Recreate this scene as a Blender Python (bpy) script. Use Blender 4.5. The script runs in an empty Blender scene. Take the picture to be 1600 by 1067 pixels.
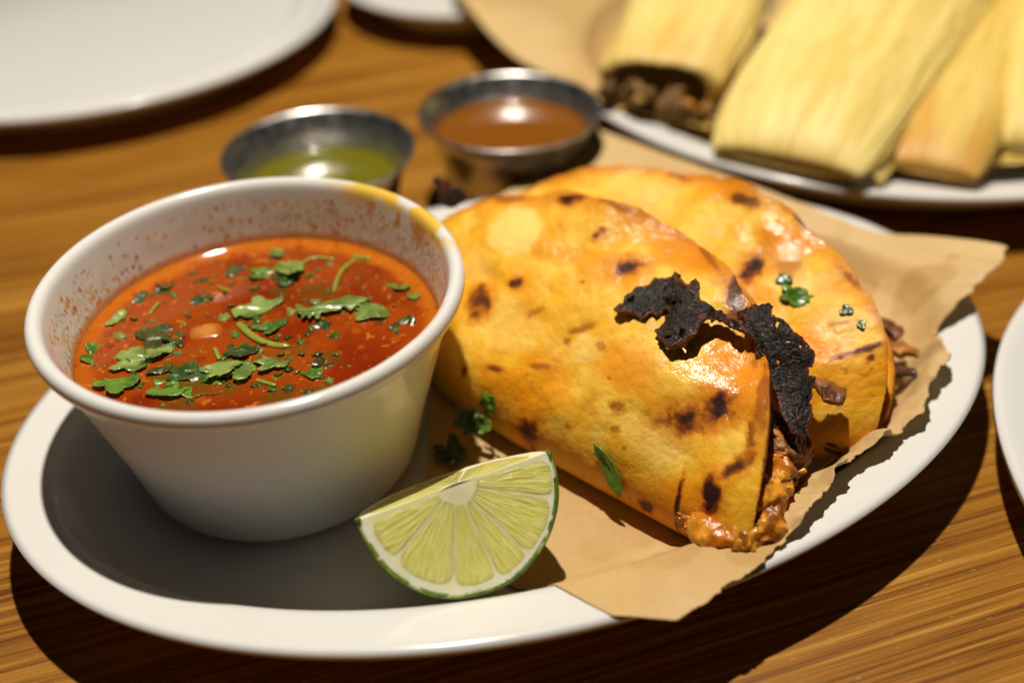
import bpy, math, random
import numpy as np

# ------------------------------------------------------------------ camera, light, exposure
CM = 0.01
scene = bpy.context.scene
COL = scene.collection
random.seed(4)

cam_d = bpy.data.cameras.new('camera')
cam_o = bpy.data.objects.new('camera', cam_d)
COL.objects.link(cam_o)
CAM_F, CAM_PITCH, CAM_ROLL, CAM_POS = 1699.0, 0.645, -0.035, (6.671, -23.367, 21.846)
cam_d.sensor_width = 36.0
cam_d.lens = CAM_F / 1600 * 36.0
cam_d.clip_start, cam_d.clip_end = 0.01, 50
cam_d.dof.use_dof = True
cam_d.dof.focus_distance = 0.273
cam_d.dof.aperture_fstop = 4.6
from mathutils import Matrix, Vector
_r = Vector((1, 0, 0)); _u = Vector((0, math.sin(CAM_PITCH), math.cos(CAM_PITCH)))
_f = Vector((0, math.cos(CAM_PITCH), -math.sin(CAM_PITCH)))
_r2 = math.cos(CAM_ROLL) * _r + math.sin(CAM_ROLL) * _u
_u2 = -math.sin(CAM_ROLL) * _r + math.cos(CAM_ROLL) * _u
M4 = Matrix((_r2, _u2, -_f)).transposed().to_4x4()
M4.translation = Vector(CAM_POS) * CM
cam_o.matrix_world = M4
scene.camera = cam_o

world = bpy.data.worlds.new('World'); scene.world = world
world.use_nodes = True
bg = world.node_tree.nodes['Background']
bg.inputs[0].default_value = (0.86, 0.93, 1.0, 1)
bg.inputs[1].default_value = 0.014

LAMP = Vector((3.4, 15.5, 80))
LDIR = (LAMP - Vector((7, 4, 2))).normalized()
ld = bpy.data.lights.new('ceiling_spotlight', 'SPOT')
lo = bpy.data.objects.new('ceiling_spotlight', ld); COL.objects.link(lo)
lo.location = LAMP * CM
lo.rotation_euler = (-LDIR).to_track_quat('-Z', 'Y').to_euler()
ld.energy = 31.5; ld.shadow_soft_size = 0.011
ld.spot_size = math.radians(85); ld.spot_blend = 0.6
ld.color = (1.0, 0.915, 0.785)

scene.view_settings.view_transform = 'Standard'
scene.view_settings.look = 'None'
scene.view_settings.exposure = 0.0
scene.view_settings.gamma = 1.0
scene.view_settings.use_curve_mapping = False
scene.render.engine = 'CYCLES'
scene.cycles.use_denoising = True
scene.cycles.max_bounces = 6
scene.cycles.diffuse_bounces = 3
scene.cycles.glossy_bounces = 3
scene.cycles.sample_clamp_indirect = 6.0
scene.cycles.caustics_reflective = False
scene.cycles.caustics_refractive = False

# ------------------------------------------------------------------ helpers
def A(*x): return np.array(x, float)
def nrm(v):
    v = np.asarray(v, float); return v / np.linalg.norm(v)
def sstep(a, b, x):
    t = np.clip((np.asarray(x, float) - a) / (b - a), 0, 1); return t * t * (3 - 2 * t)
def _hash(i, j, k, seed):
    n = (i * 374761393 + j * 668265263 + k * 2147483647 + seed * 144665) & 0xffffffff
    n = ((n ^ (n >> 13)) * 1274126177) & 0xffffffff
    n = ((n ^ (n >> 16)) * 2246822519) & 0xffffffff
    return ((n ^ (n >> 15)) & 0xffffff) / float(0xffffff)
def vnoise(P, seed=0):
    P = np.asarray(P, float)
    if P.shape[-1] == 2: P = np.concatenate([P, np.zeros(P.shape[:-1] + (1,))], -1)
    I = np.floor(P).astype(np.int64); F = P - I; F = F * F * (3 - 2 * F)
    out = 0
    for a in (0, 1):
        for b in (0, 1):
            for c in (0, 1):
                w = (F[..., 0] if a else 1 - F[..., 0]) * (F[..., 1] if b else 1 - F[..., 1]) * (F[..., 2] if c else 1 - F[..., 2])
                out = out + w * _hash(I[..., 0] + a, I[..., 1] + b, I[..., 2] + c, seed)
    return out
def fbm(P, freq=1.0, octv=4, seed=0, gain=.5):
    P = np.asarray(P, float) * freq; s = 0; w = 1; t = 0
    for o in range(octv):
        s = s + w * vnoise(P + 17.3 * o, seed + o); t += w; w *= gain; P = P * 2.03
    return s / t
def mix(a, b, t):
    t = np.asarray(t)[..., None]; return np.asarray(a, float) * (1 - t) + np.asarray(b, float) * t

def link_props(o, label=None, cat=None, group=None, kind=None):
    if label: o['label'] = label
    if cat: o['category'] = cat
    if group: o['group'] = group
    if kind: o['kind'] = kind
    return o

def mesh(name, V, F, mat, parent=None, base=None, col=None, smooth=True, uv=None, attrs=None):
    """V in cm (world frame); the object's origin is put at `base` (cm)"""
    V = np.asarray(V, float)
    if base is None:
        base = A(*parent.location) / CM if parent is not None and parent.type == 'EMPTY' else A(0, 0, 0)
        if parent is not None and parent.type != 'EMPTY': base = A(*parent['_b'])
    base = np.asarray(base, float)
    me = bpy.data.meshes.new(name)
    L = (V - base) * CM
    F = np.asarray(F) if not isinstance(F, list) else F
    if isinstance(F, np.ndarray):
        n, k = F.shape
        me.vertices.add(len(L)); me.vertices.foreach_set('co', L.astype(np.float32).ravel())
        me.loops.add(n * k); me.loops.foreach_set('vertex_index', F.astype(np.int32).ravel())
        me.polygons.add(n); me.polygons.foreach_set('loop_start', np.arange(0, n * k, k, dtype=np.int32))
        me.update(calc_edges=True); me.validate()
    else:
        me.from_pydata([tuple(x) for x in L], [], F); me.update()
    if smooth: me.polygons.foreach_set('use_smooth', np.ones(len(me.polygons), bool))
    if col is not None:
        at = me.color_attributes.new('Col', 'FLOAT_COLOR', 'POINT')
        c = np.ones((len(L), 4), np.float32); c[:, :col.shape[1]] = col
        at.data.foreach_set('color', c.ravel())
    for nm, arr in (attrs or {}).items():
        at = me.attributes.new(nm, 'FLOAT', 'POINT'); at.data.foreach_set('value', np.asarray(arr, np.float32).ravel())
    if uv is not None:
        at = me.attributes.new('puv', 'FLOAT_VECTOR', 'POINT')
        u3 = np.zeros((len(L), 3), np.float32); u3[:, :2] = uv; at.data.foreach_set('vector', u3.ravel())
    me.materials.append(mat)
    o = bpy.data.objects.new(name, me); COL.objects.link(o)
    if parent is None:
        o.location = base * CM
    else:
        o.parent = parent
    o['_b'] = [float(x) for x in base]
    return o

def thing(name, base, label, cat, group=None):
    o = bpy.data.objects.new(name, None); COL.objects.link(o)
    o.location = A(*base) * CM; o.empty_display_size = .01
    return link_props(o, label, cat, group)

def gridF(n, m, wrap_n=False, wrap_m=False):
    i = np.arange(n if wrap_n else n - 1); j = np.arange(m if wrap_m else m - 1)
    I, J = np.meshgrid(i, j, indexing='ij'); I2 = (I + 1) % n; J2 = (J + 1) % m
    return np.stack([I * m + J, I2 * m + J, I2 * m + J2, I * m + J2], -1).reshape(-1, 4)

def lathe(prof, seg):
    """prof (k,2) r,z -> V,F ; index = i*k + j"""
    prof = np.asarray(prof, float); k = len(prof)
    a = np.linspace(0, 2 * math.pi, seg, endpoint=False)
    V = np.stack([np.cos(a)[:, None] * prof[None, :, 0], np.sin(a)[:, None] * prof[None, :, 0], np.broadcast_to(prof[None, :, 1], (seg, k))], -1)
    return V.reshape(-1, 3), gridF(seg, k, wrap_n=True), a

def resample(pts, n):
    """Catmull-Rom through pts, n samples evenly by length"""
    pts = np.asarray(pts, float); P = np.vstack([2 * pts[0] - pts[1], pts, 2 * pts[-1] - pts[-2]])
    out = []
    for i in range(1, len(P) - 2):
        t = np.linspace(0, 1, 24, endpoint=False)[:, None]
        p0, p1, p2, p3 = P[i - 1], P[i], P[i + 1], P[i + 2]
        out.append(.5 * ((2 * p1) + (-p0 + p2) * t + (2 * p0 - 5 * p1 + 4 * p2 - p3) * t ** 2 + (-p0 + 3 * p1 - 3 * p2 + p3) * t ** 3))
    C = np.vstack(out + [pts[-1:]])
    d = np.r_[0, np.cumsum(np.linalg.norm(np.diff(C, axis=0), axis=1))]
    s = np.linspace(0, d[-1], n)
    return np.stack([np.interp(s, d, C[:, k]) for k in range(C.shape[1])], -1)

def inside(P, poly):
    x, y = P[:, 0], P[:, 1]; c = np.zeros(len(P), bool); n = len(poly); j = n - 1
    for i in range(n):
        xi, yi = poly[i]; xj, yj = poly[j]
        if yi != yj:
            c ^= ((yi > y) != (yj > y)) & (x < (xj - xi) * (y - yi) / (yj - yi) + xi)
        j = i
    return c
def nearest(P, poly):
    best = np.full(len(P), 1e9); out = P.copy(); n = len(poly)
    for i in range(n):
        a = poly[i]; b = poly[(i + 1) % n]; d = b - a; l = d @ d
        if l < 1e-12: continue
        t = np.clip(((P - a) @ d) / l, 0, 1); q = a + t[:, None] * d
        e = np.linalg.norm(P - q, axis=1); m = e < best
        best[m] = e[m]; out[m] = q[m]
    return out, best

def sheet2d(poly, cell, holes=()):
    """fill a 2-D outline with a quad grid snapped to the outline"""
    poly = np.asarray(poly, float)
    lo_, hi = poly.min(0) - cell, poly.max(0) + cell
    nx, ny = np.ceil((hi - lo_) / cell).astype(int) + 1
    X, Y = np.meshgrid(lo_[0] + cell * np.arange(nx), lo_[1] + cell * np.arange(ny), indexing='ij')
    P = np.stack([X.ravel(), Y.ravel()], -1)
    F = gridF(nx, ny); C = P[F].mean(1)
    k = inside(C, poly)
    for h in holes: k &= ~inside(C, np.asarray(h, float))
    F = F[k]
    cnt = np.bincount(F.ravel(), minlength=len(P))
    use = np.where(cnt > 0)[0]; bnd = np.where((cnt > 0) & (cnt < 4))[0]
    for pl in (poly,) + tuple(np.asarray(h, float) for h in holes):
        q, e = nearest(P[bnd], pl); m = e < cell * .95; P[bnd[m]] = q[m]
    remap = -np.ones(len(P), int); remap[use] = np.arange(len(use))
    P = P[use]; F = remap[F]
    q, e = nearest(P, poly)
    return P, F, e

def solidify(o, t, offset=-1.0):
    m = o.modifiers.new('thickness', 'SOLIDIFY'); m.thickness = t * CM; m.offset = offset
    return o
def subsurf(o, n=1):
    m = o.modifiers.new('smooth', 'SUBSURF'); m.levels = n; m.render_levels = n; return o

def tube(pts, rad, seg=10, n=24, flat=1.0):
    """closed swept tube; rad number or (n,) array; returns V,F(list of quads), caps by shrink"""
    C = resample(pts, n); T = np.gradient(C, axis=0); T /= np.linalg.norm(T, axis=1)[:, None]
    ref = A(0, 0, 1) if abs(T[0][2]) < .9 else A(1, 0, 0)
    N = []; 
    for t in T:
        s = np.cross(t, ref); s /= np.linalg.norm(s); N.append((s, np.cross(s, t)))
    rad = np.broadcast_to(np.asarray(rad, float), (n,)).copy()
    rad[0] *= .15; rad[-1] *= .15
    a = np.linspace(0, 2 * math.pi, seg, endpoint=False)
    V = np.array([[C[i] + rad[i] * (math.cos(x) * N[i][0] + flat * math.sin(x) * N[i][1]) for x in a] for i in range(n)]).reshape(-1, 3)
    return V, gridF(n, seg, wrap_m=True), C

# ------------------------------------------------------------------ materials
def NT(m): return m.node_tree.nodes, m.node_tree.links
def material(name, color=(.8, .8, .8), rough=.5, attr=False, spec=.5, metal=0, sss=0, sss_r=(.4, .2, .1), coat=0, coat_r=.1,
             bump=(), mottling=None, transm=0, rough_attr=None, rough_noise=None, ior=None, coat_attr=None):
    m = bpy.data.materials.new(name); m.use_nodes = True
    n, l = NT(m); b = n['Principled BSDF']
    b.inputs['Base Color'].default_value = (*color, 1); b.inputs['Roughness'].default_value = rough
    b.inputs['Specular IOR Level'].default_value = spec; b.inputs['Metallic'].default_value = metal
    if ior: b.inputs['IOR'].default_value = ior
    if sss:
        b.inputs['Subsurface Weight'].default_value = sss; b.inputs['Subsurface Radius'].default_value = sss_r
        b.inputs['Subsurface Scale'].default_value = .004
    b.inputs['Coat Weight'].default_value = coat; b.inputs['Coat Roughness'].default_value = coat_r
    b.inputs['Transmission Weight'].default_value = transm
    tc = n.new('ShaderNodeTexCoord')
    src = None
    if attr:
        a = n.new('ShaderNodeAttribute'); a.attribute_name = 'Col'; src = a.outputs['Color']
    if mottling:   # (scale 1/cm, amount, tint)
        sc, am, tint = mottling
        t = n.new('ShaderNodeTexNoise'); t.inputs['Scale'].default_value = sc / CM; t.inputs['Detail'].default_value = 5
        l.new(tc.outputs['Object'], t.inputs['Vector'])
        mr = n.new('ShaderNodeMapRange'); mr.inputs[1].default_value = .35; mr.inputs[2].default_value = .65
        mr.inputs[3].default_value = 0; mr.inputs[4].default_value = am
        l.new(t.outputs['Fac'], mr.inputs[0])
        mx = n.new('ShaderNodeMix'); mx.data_type = 'RGBA'; mx.blend_type = 'MULTIPLY'
        l.new(mr.outputs[0], mx.inputs[0])
        if src is not None: l.new(src, mx.inputs[6])
        else: mx.inputs[6].default_value = (*color, 1)
        mx.inputs[7].default_value = (*tint, 1); src = mx.outputs[2]
    if src is not None: l.new(src, b.inputs['Base Color'])
    if coat_attr:
        a = n.new('ShaderNodeAttribute'); a.attribute_name = coat_attr; l.new(a.outputs['Fac'], b.inputs['Coat Weight'])
    if rough_attr:
        a = n.new('ShaderNodeAttribute'); a.attribute_name = rough_attr
        l.new(a.outputs['Fac'], b.inputs['Roughness'])
    elif rough_noise:
        t = n.new('ShaderNodeTexNoise'); t.inputs['Scale'].default_value = rough_noise[0] / CM; t.inputs['Detail'].default_value = 4
        l.new(tc.outputs['Object'], t.inputs['Vector'])
        mr = n.new('ShaderNodeMapRange'); mr.inputs[1].default_value = .3; mr.inputs[2].default_value = .7
        mr.inputs[3].default_value = rough_noise[1]; mr.inputs[4].default_value = rough_noise[2]
        l.new(t.outputs['Fac'], mr.inputs[0]); l.new(mr.outputs[0], b.inputs['Roughness'])
    prev = None
    for (sc, dist, st) in bump:     # scale 1/cm, distance cm, strength
        t = n.new('ShaderNodeTexNoise'); t.inputs['Scale'].default_value = sc / CM; t.inputs['Detail'].default_value = 3
        l.new(tc.outputs['Object'], t.inputs['Vector'])
        bp = n.new('ShaderNodeBump'); bp.inputs['Distance'].default_value = dist * CM; bp.inputs['Strength'].default_value = st
        l.new(t.outputs['Fac'], bp.inputs['Height'])
        if prev: l.new(prev.outputs[0], bp.inputs['Normal'])
        prev = bp
    if prev:
        l.new(prev.outputs[0], b.inputs['Normal'])
        if coat: l.new(prev.outputs[0], b.inputs['Coat Normal'])
    return m

M_plate = material('white_melamine', (.77, .76, .735), .22, rough_noise=(.8, .10, .20), mottling=(.35, .25, (.93, .92, .90)), bump=((3, .004, .25),))
M_bowl = material('bowl_melamine', (.80, .76, .68), .2, attr=True, bump=((3, .004, .2),), rough_noise=(1.2, .10, .20))
M_steel = material('stainless_steel', (.62, .61, .59), .30, metal=1, rough_noise=(2, .24, .40), bump=((5, .003, .3),))

def wood_mat():
    m = bpy.data.materials.new('wood_laminate'); m.use_nodes = True
    n, l = NT(m); b = n['Principled BSDF']; tc = n.new('ShaderNodeTexCoord')
    mp = n.new('ShaderNodeMapping'); mp.inputs['Rotation'].default_value = (0, 0, math.radians(-17)); l.new(tc.outputs['Object'], mp.inputs['Vector'])
    def noise(sx, sy, det=4, dist=0.0, seed=0):
        q = n.new('ShaderNodeMapping'); q.inputs['Scale'].default_value = (sx, sy, 1); q.inputs['Location'].default_value = (seed, seed * 1.7, 0)
        l.new(mp.outputs[0], q.inputs['Vector'])
        t = n.new('ShaderNodeTexNoise'); t.inputs['Scale'].default_value = 1; t.inputs['Detail'].default_value = det; t.inputs['Distortion'].default_value = dist
        l.new(q.outputs[0], t.inputs['Vector']); return t
    broad = noise(3, 60, 3, .2); mid = noise(8, 560, 4, .12, 3); fine = noise(30, 2600, 3, 0, 7); fleck = noise(350, 900, 2, 0, 11)
    def mathn(op, a, bb):
        k = n.new('ShaderNodeMath'); k.operation = op
        for i, x in enumerate((a, bb)):
            if isinstance(x, (int, float)): k.inputs[i].default_value = x
            else: l.new(x, k.inputs[i])
        return k.outputs[0]
    s = mathn('ADD', mathn('MULTIPLY', broad.outputs['Fac'], .26), mathn('MULTIPLY', mid.outputs['Fac'], .46))
    s = mathn('ADD', s, mathn('MULTIPLY', fine.outputs['Fac'], .28))
    cr = n.new('ShaderNodeValToRGB'); e = cr.color_ramp.elements
    e[0].position = .405; e[0].color = (.125, .040, .004, 1)
    e[1].position = .605; e[1].color = (.50, .262, .046, 1)
    k = cr.color_ramp.elements.new(.46); k.color = (.245, .094, .009, 1)
    k = cr.color_ramp.elements.new(.54); k.color = (.37, .160, .017, 1)
    l.new(s, cr.inputs[0])
    fr = n.new('ShaderNodeMapRange'); fr.inputs[1].default_value = .66; fr.inputs[2].default_value = .78; fr.inputs[3].default_value = 0; fr.inputs[4].default_value = .35
    l.new(fleck.outputs['Fac'], fr.inputs[0])
    mx = n.new('ShaderNodeMix'); mx.data_type = 'RGBA'; l.new(fr.outputs[0], mx.inputs[0]); l.new(cr.outputs[0], mx.inputs[6]); mx.inputs[7].default_value = (.72, .47, .2, 1)
    l.new(mx.outputs[2], b.inputs['Base Color'])
    b.inputs['Roughness'].default_value = .45; b.inputs['Specular IOR Level'].default_value = .22
    bp = n.new('ShaderNodeBump'); bp.inputs['Distance'].default_value = .0002; bp.inputs['Strength'].default_value = .35
    l.new(s, bp.inputs['Height']); l.new(bp.outputs[0], b.inputs['Normal'])
    return m
M_wood = wood_mat()
M_paper = material('brown_paper', (.62, .42, .19), .48, attr=True, spec=.25, bump=((26, .006, .5), (1.4, .09, .55), (4, .02, .5)), mottling=(5, .25, (.88, .83, .74)))
M_tort = material('griddled_tortilla', (.7, .35, .05), .42, attr=True, spec=.15, rough_attr='rgh', coat=.22, coat_r=.12, coat_attr='oil',
                  bump=((6, .030, .6), (19, .0115, 1.0)), mottling=(6, .5, (.98, .86, .6)))
M_char = material('burnt_cheese', (.012, .006, .004), .45, attr=True, spec=.3, coat=.7, coat_r=.09, bump=((9, .09, 1.0), (24, .04, 1.0)))
M_meat = material('stewed_beef', (.16, .05, .014), .5, attr=True, spec=.4, coat=.5, coat_r=.10, bump=((9, .06, .9), (24, .02, .8)))
M_broth = material('red_broth', (.4, .06, .005), .07, attr=True, spec=.5, bump=((3.0, .008, .35), (14, .003, .35)))
M_leaf = material('cilantro', (.06, .15, .02), .3, attr=True, spec=.5, sss=.1, sss_r=(.2, .4, .05), coat=.3, coat_r=.1, bump=((16, .012, .5),))
M_stem = material('cilantro_stalk', (.30, .33, .04), .28, spec=.5, sss=.2, sss_r=(.4, .4, .1), mottling=(4, .6, (.75, .75, .5)))
M_onion = material('onion', (.75, .42, .10), .2, attr=True, spec=.5, sss=.3, sss_r=(.6, .4, .2), bump=((6, .01, .4),))
M_rind = material('lime_rind', (.10, .20, .012), .35, attr=True, spec=.5, coat=.3, coat_r=.2, bump=((14, .03, .6),))
M_pith = material('lime_pith', (.80, .80, .52), .45, attr=True, spec=.4, sss=.35, sss_r=(.6, .6, .3), bump=((12, .012, .5),))
M_greensalsa = material('green_salsa', (.165, .150, .008), .05, spec=.5, mottling=(4, .5, (.8, .78, .4)), bump=((5, .004, .2), (20, .002, .3)))
M_redsalsa = material('red_salsa', (.25, .088, .008), .06, spec=.5, mottling=(4, .6, (.8, .65, .4)), bump=((5, .004, .25), (18, .003, .4)))
M_husk = material('corn_husk', (.7, .55, .2), .5, attr=True, spec=.35, bump=((6, .01, .3),))
M_masa = material('tamale_masa', (.25, .13, .03), .5, attr=True, spec=.4, bump=((5, .1, .8), (18, .04, .6)))

def pulp_mat():
    m = bpy.data.materials.new('lime_pulp'); m.use_nodes = True
    n, l = NT(m); b = n['Principled BSDF']
    at = n.new('ShaderNodeAttribute'); at.attribute_name = 'puv'
    mp = n.new('ShaderNodeMapping'); mp.inputs['Scale'].default_value = (1.3, 9.5, 1); l.new(at.outputs['Vector'], mp.inputs['Vector'])
    t = n.new('ShaderNodeTexVoronoi'); t.feature = 'DISTANCE_TO_EDGE'; t.inputs['Scale'].default_value = 1; l.new(mp.outputs[0], t.inputs['Vector'])
    t2 = n.new('ShaderNodeTexNoise'); t2.inputs['Scale'].default_value = 1.3; t2.inputs['Detail'].default_value = 4; l.new(mp.outputs[0], t2.inputs['Vector'])
    cr = n.new('ShaderNodeValToRGB'); e = cr.color_ramp.elements
    e[0].position = 0; e[0].color = (.88, .84, .40, 1); e[1].position = .20; e[1].color = (.74, .67, .10, 1)
    l.new(t.outputs['Distance'], cr.inputs[0])
    mx = n.new('ShaderNodeMix'); mx.data_type = 'RGBA'; l.new(t2.outputs['Fac'], mx.inputs[0]); l.new(cr.outputs[0], mx.inputs[6]); mx.inputs[7].default_value = (.86, .82, .24, 1)
    l.new(mx.outputs[2], b.inputs['Base Color'])
    b.inputs['Roughness'].default_value = .08
    b.inputs['Subsurface Weight'].default_value = .6; b.inputs['Subsurface Radius'].default_value = (.8, .8, .3); b.inputs['Subsurface Scale'].default_value = .004
    bp = n.new('ShaderNodeBump'); bp.inputs['Distance'].default_value = .0004; bp.inputs['Strength'].default_value = .45
    l.new(t.outputs['Distance'], bp.inputs['Height'])
    bp2 = n.new('ShaderNodeBump'); bp2.inputs['Distance'].default_value = .0011; bp2.inputs['Strength'].default_value = .6
    l.new(t2.outputs['Fac'], bp2.inputs['Height']); l.new(bp.outputs[0], bp2.inputs['Normal']); l.new(bp2.outputs[0], b.inputs['Normal'])
    return m
M_pulp = pulp_mat()

# ------------------------------------------------------------------ the table
o = mesh('table_top', [(-110, -60, -3), (150, -60, -3), (150, 120, -3), (-110, 120, -3), (-110, -60, 0), (150, -60, 0), (150, 120, 0), (-110, 120, 0)],
         [[0, 3, 2, 1], [4, 5, 6, 7], [0, 1, 5, 4], [1, 2, 6, 5], [2, 3, 7, 6], [3, 0, 4, 7]], M_wood, smooth=False)
link_props(o, 'brown wood-grain laminate table top under all the dishes', 'table', kind='structure')

# ------------------------------------------------------------------ plates
PC = A(6.96, 1.552); PTH = 0.326
# (a, b, z) rings, top side from the middle out, then underside
P_TOP = [(.01, .01, .70), (6, 3.4, .70), (10.6, 5.6, .70), (11.6, 6.35, .72), (12.15, 6.85, .83), (12.6, 7.3, 1.12), (12.88, 7.6, 1.52), (13.05, 7.78, 1.86), (13.2, 7.95, 2.04),
         (13.42, 8.25, 2.12), (13.9, 9.0, 2.28), (14.12, 9.33, 2.37), (14.22, 9.45, 2.40)]
P_BOT = [(14.30, 9.53, 2.37), (14.33, 9.56, 2.28), (14.31, 9.54, 2.17), (14.2, 9.42, 2.08), (13.6, 8.7, 1.84), (13.1, 7.9, 1.45), (12.7, 7.3, .9), (12.4, 6.95, .40), (12.2, 6.8, .02), (11.9, 6.5, 0.004), (11.6, 6.2, .02), (11.4, 6.0, .25), (6, 3.2, .25), (.01, .01, .25)]
def ring_plate(name, center, th, rings, seg, label, cat, group=None):
    R = resample(np.array(rings), 110)
    a = np.linspace(0, 2 * math.pi, seg, endpoint=False)
    X = np.cos(a)[:, None] * R[None, :, 0]; Y = np.sin(a)[:, None] * R[None, :, 1]
    V = np.stack([center[0] + X * math.cos(th) - Y * math.sin(th), center[1] + X * math.sin(th) + Y * math.cos(th), np.broadcast_to(R[None, :, 2], X.shape)], -1).reshape(-1, 3)
    o = mesh(name, V, gridF(seg, len(R), wrap_n=True), M_plate, base=(*center, 0))
    return link_props(o, label, cat, group)
ring_plate('oval_platter', PC, PTH, P_TOP + P_BOT, 200, 'white oval platter holding the soup bowl, the lime and the tacos', 'platter')
def platter_z(x, y):
    dx, dy = x - PC[0], y - PC[1]
    lx = dx * math.cos(PTH) + dy * math.sin(PTH); ly = -dx * math.sin(PTH) + dy * math.cos(PTH)
    z = np.full(np.shape(x), .70); pa = P_TOP[1]
    for p in P_TOP[2:] + [(14.4, 9.63, 2.41)]:
        f0 = np.hypot(lx / pa[0], ly / pa[1]); f1 = np.hypot(lx / p[0], ly / p[1])
        m = (f0 > 1)
        t = np.clip((f0 - 1) / np.maximum((f0 - 1) + (1 - f1), 1e-6), 0, 1); t = np.where(f1 >= 1, 1, t)
        z = np.where(m, pa[2] * (1 - t) + p[2] * t, z); pa = p
    return z
def round_rings(R, rimw, z, zf=.65):
    w = R - rimw
    return [(.01, .01, zf), (w * .5, w * .5, zf), (w - 1.6, w - 1.6, zf), (w - .9, w - .9, zf + .12), (w - .35, w - .35, zf + .6), (w, w, z - .35), (w + .3, w + .3, z - .22),
            (R - .35, R - .35, z - .03), (R - .12, R - .12, z), (R, R, z - .06), (R + .02, R + .02, z - .16), (R - .15, R - .15, z - .32), (w + .3, w + .3, z - .6), (w - .5, w - .5, zf - .1),
            (w - 1.2, w - 1.2, .1), (w - 1.5, w - 1.5, .004), (w - 1.9, w - 1.9, .02), (w - 2.2, w - 2.2, .25), (.01, .01, .25)]
ring_plate('round_plate', A(-15.3, 33.4), 0, round_rings(13.25, 1.3, 1.95, 1.2), 160, 'large empty white plate at the top left beyond the bowl', 'plate')
ring_plate('round_plate', A(32.35, -4.46), 0, round_rings(13.0, 1.6, 2.0), 160, 'white plate cut off by the right edge of the picture', 'plate')
ring_plate('round_plate', A(24.3, 25.5), 0, round_rings(15.4, 1.7, 2.25), 160, 'white plate under the tamales at the upper right', 'plate')
ring_plate('round_plate', A(4.7, 37.2), 0, round_rings(6.8, 1.1, 2.1, .9), 120, 'small white plate at the top edge, left of the paper', 'plate')

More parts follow.
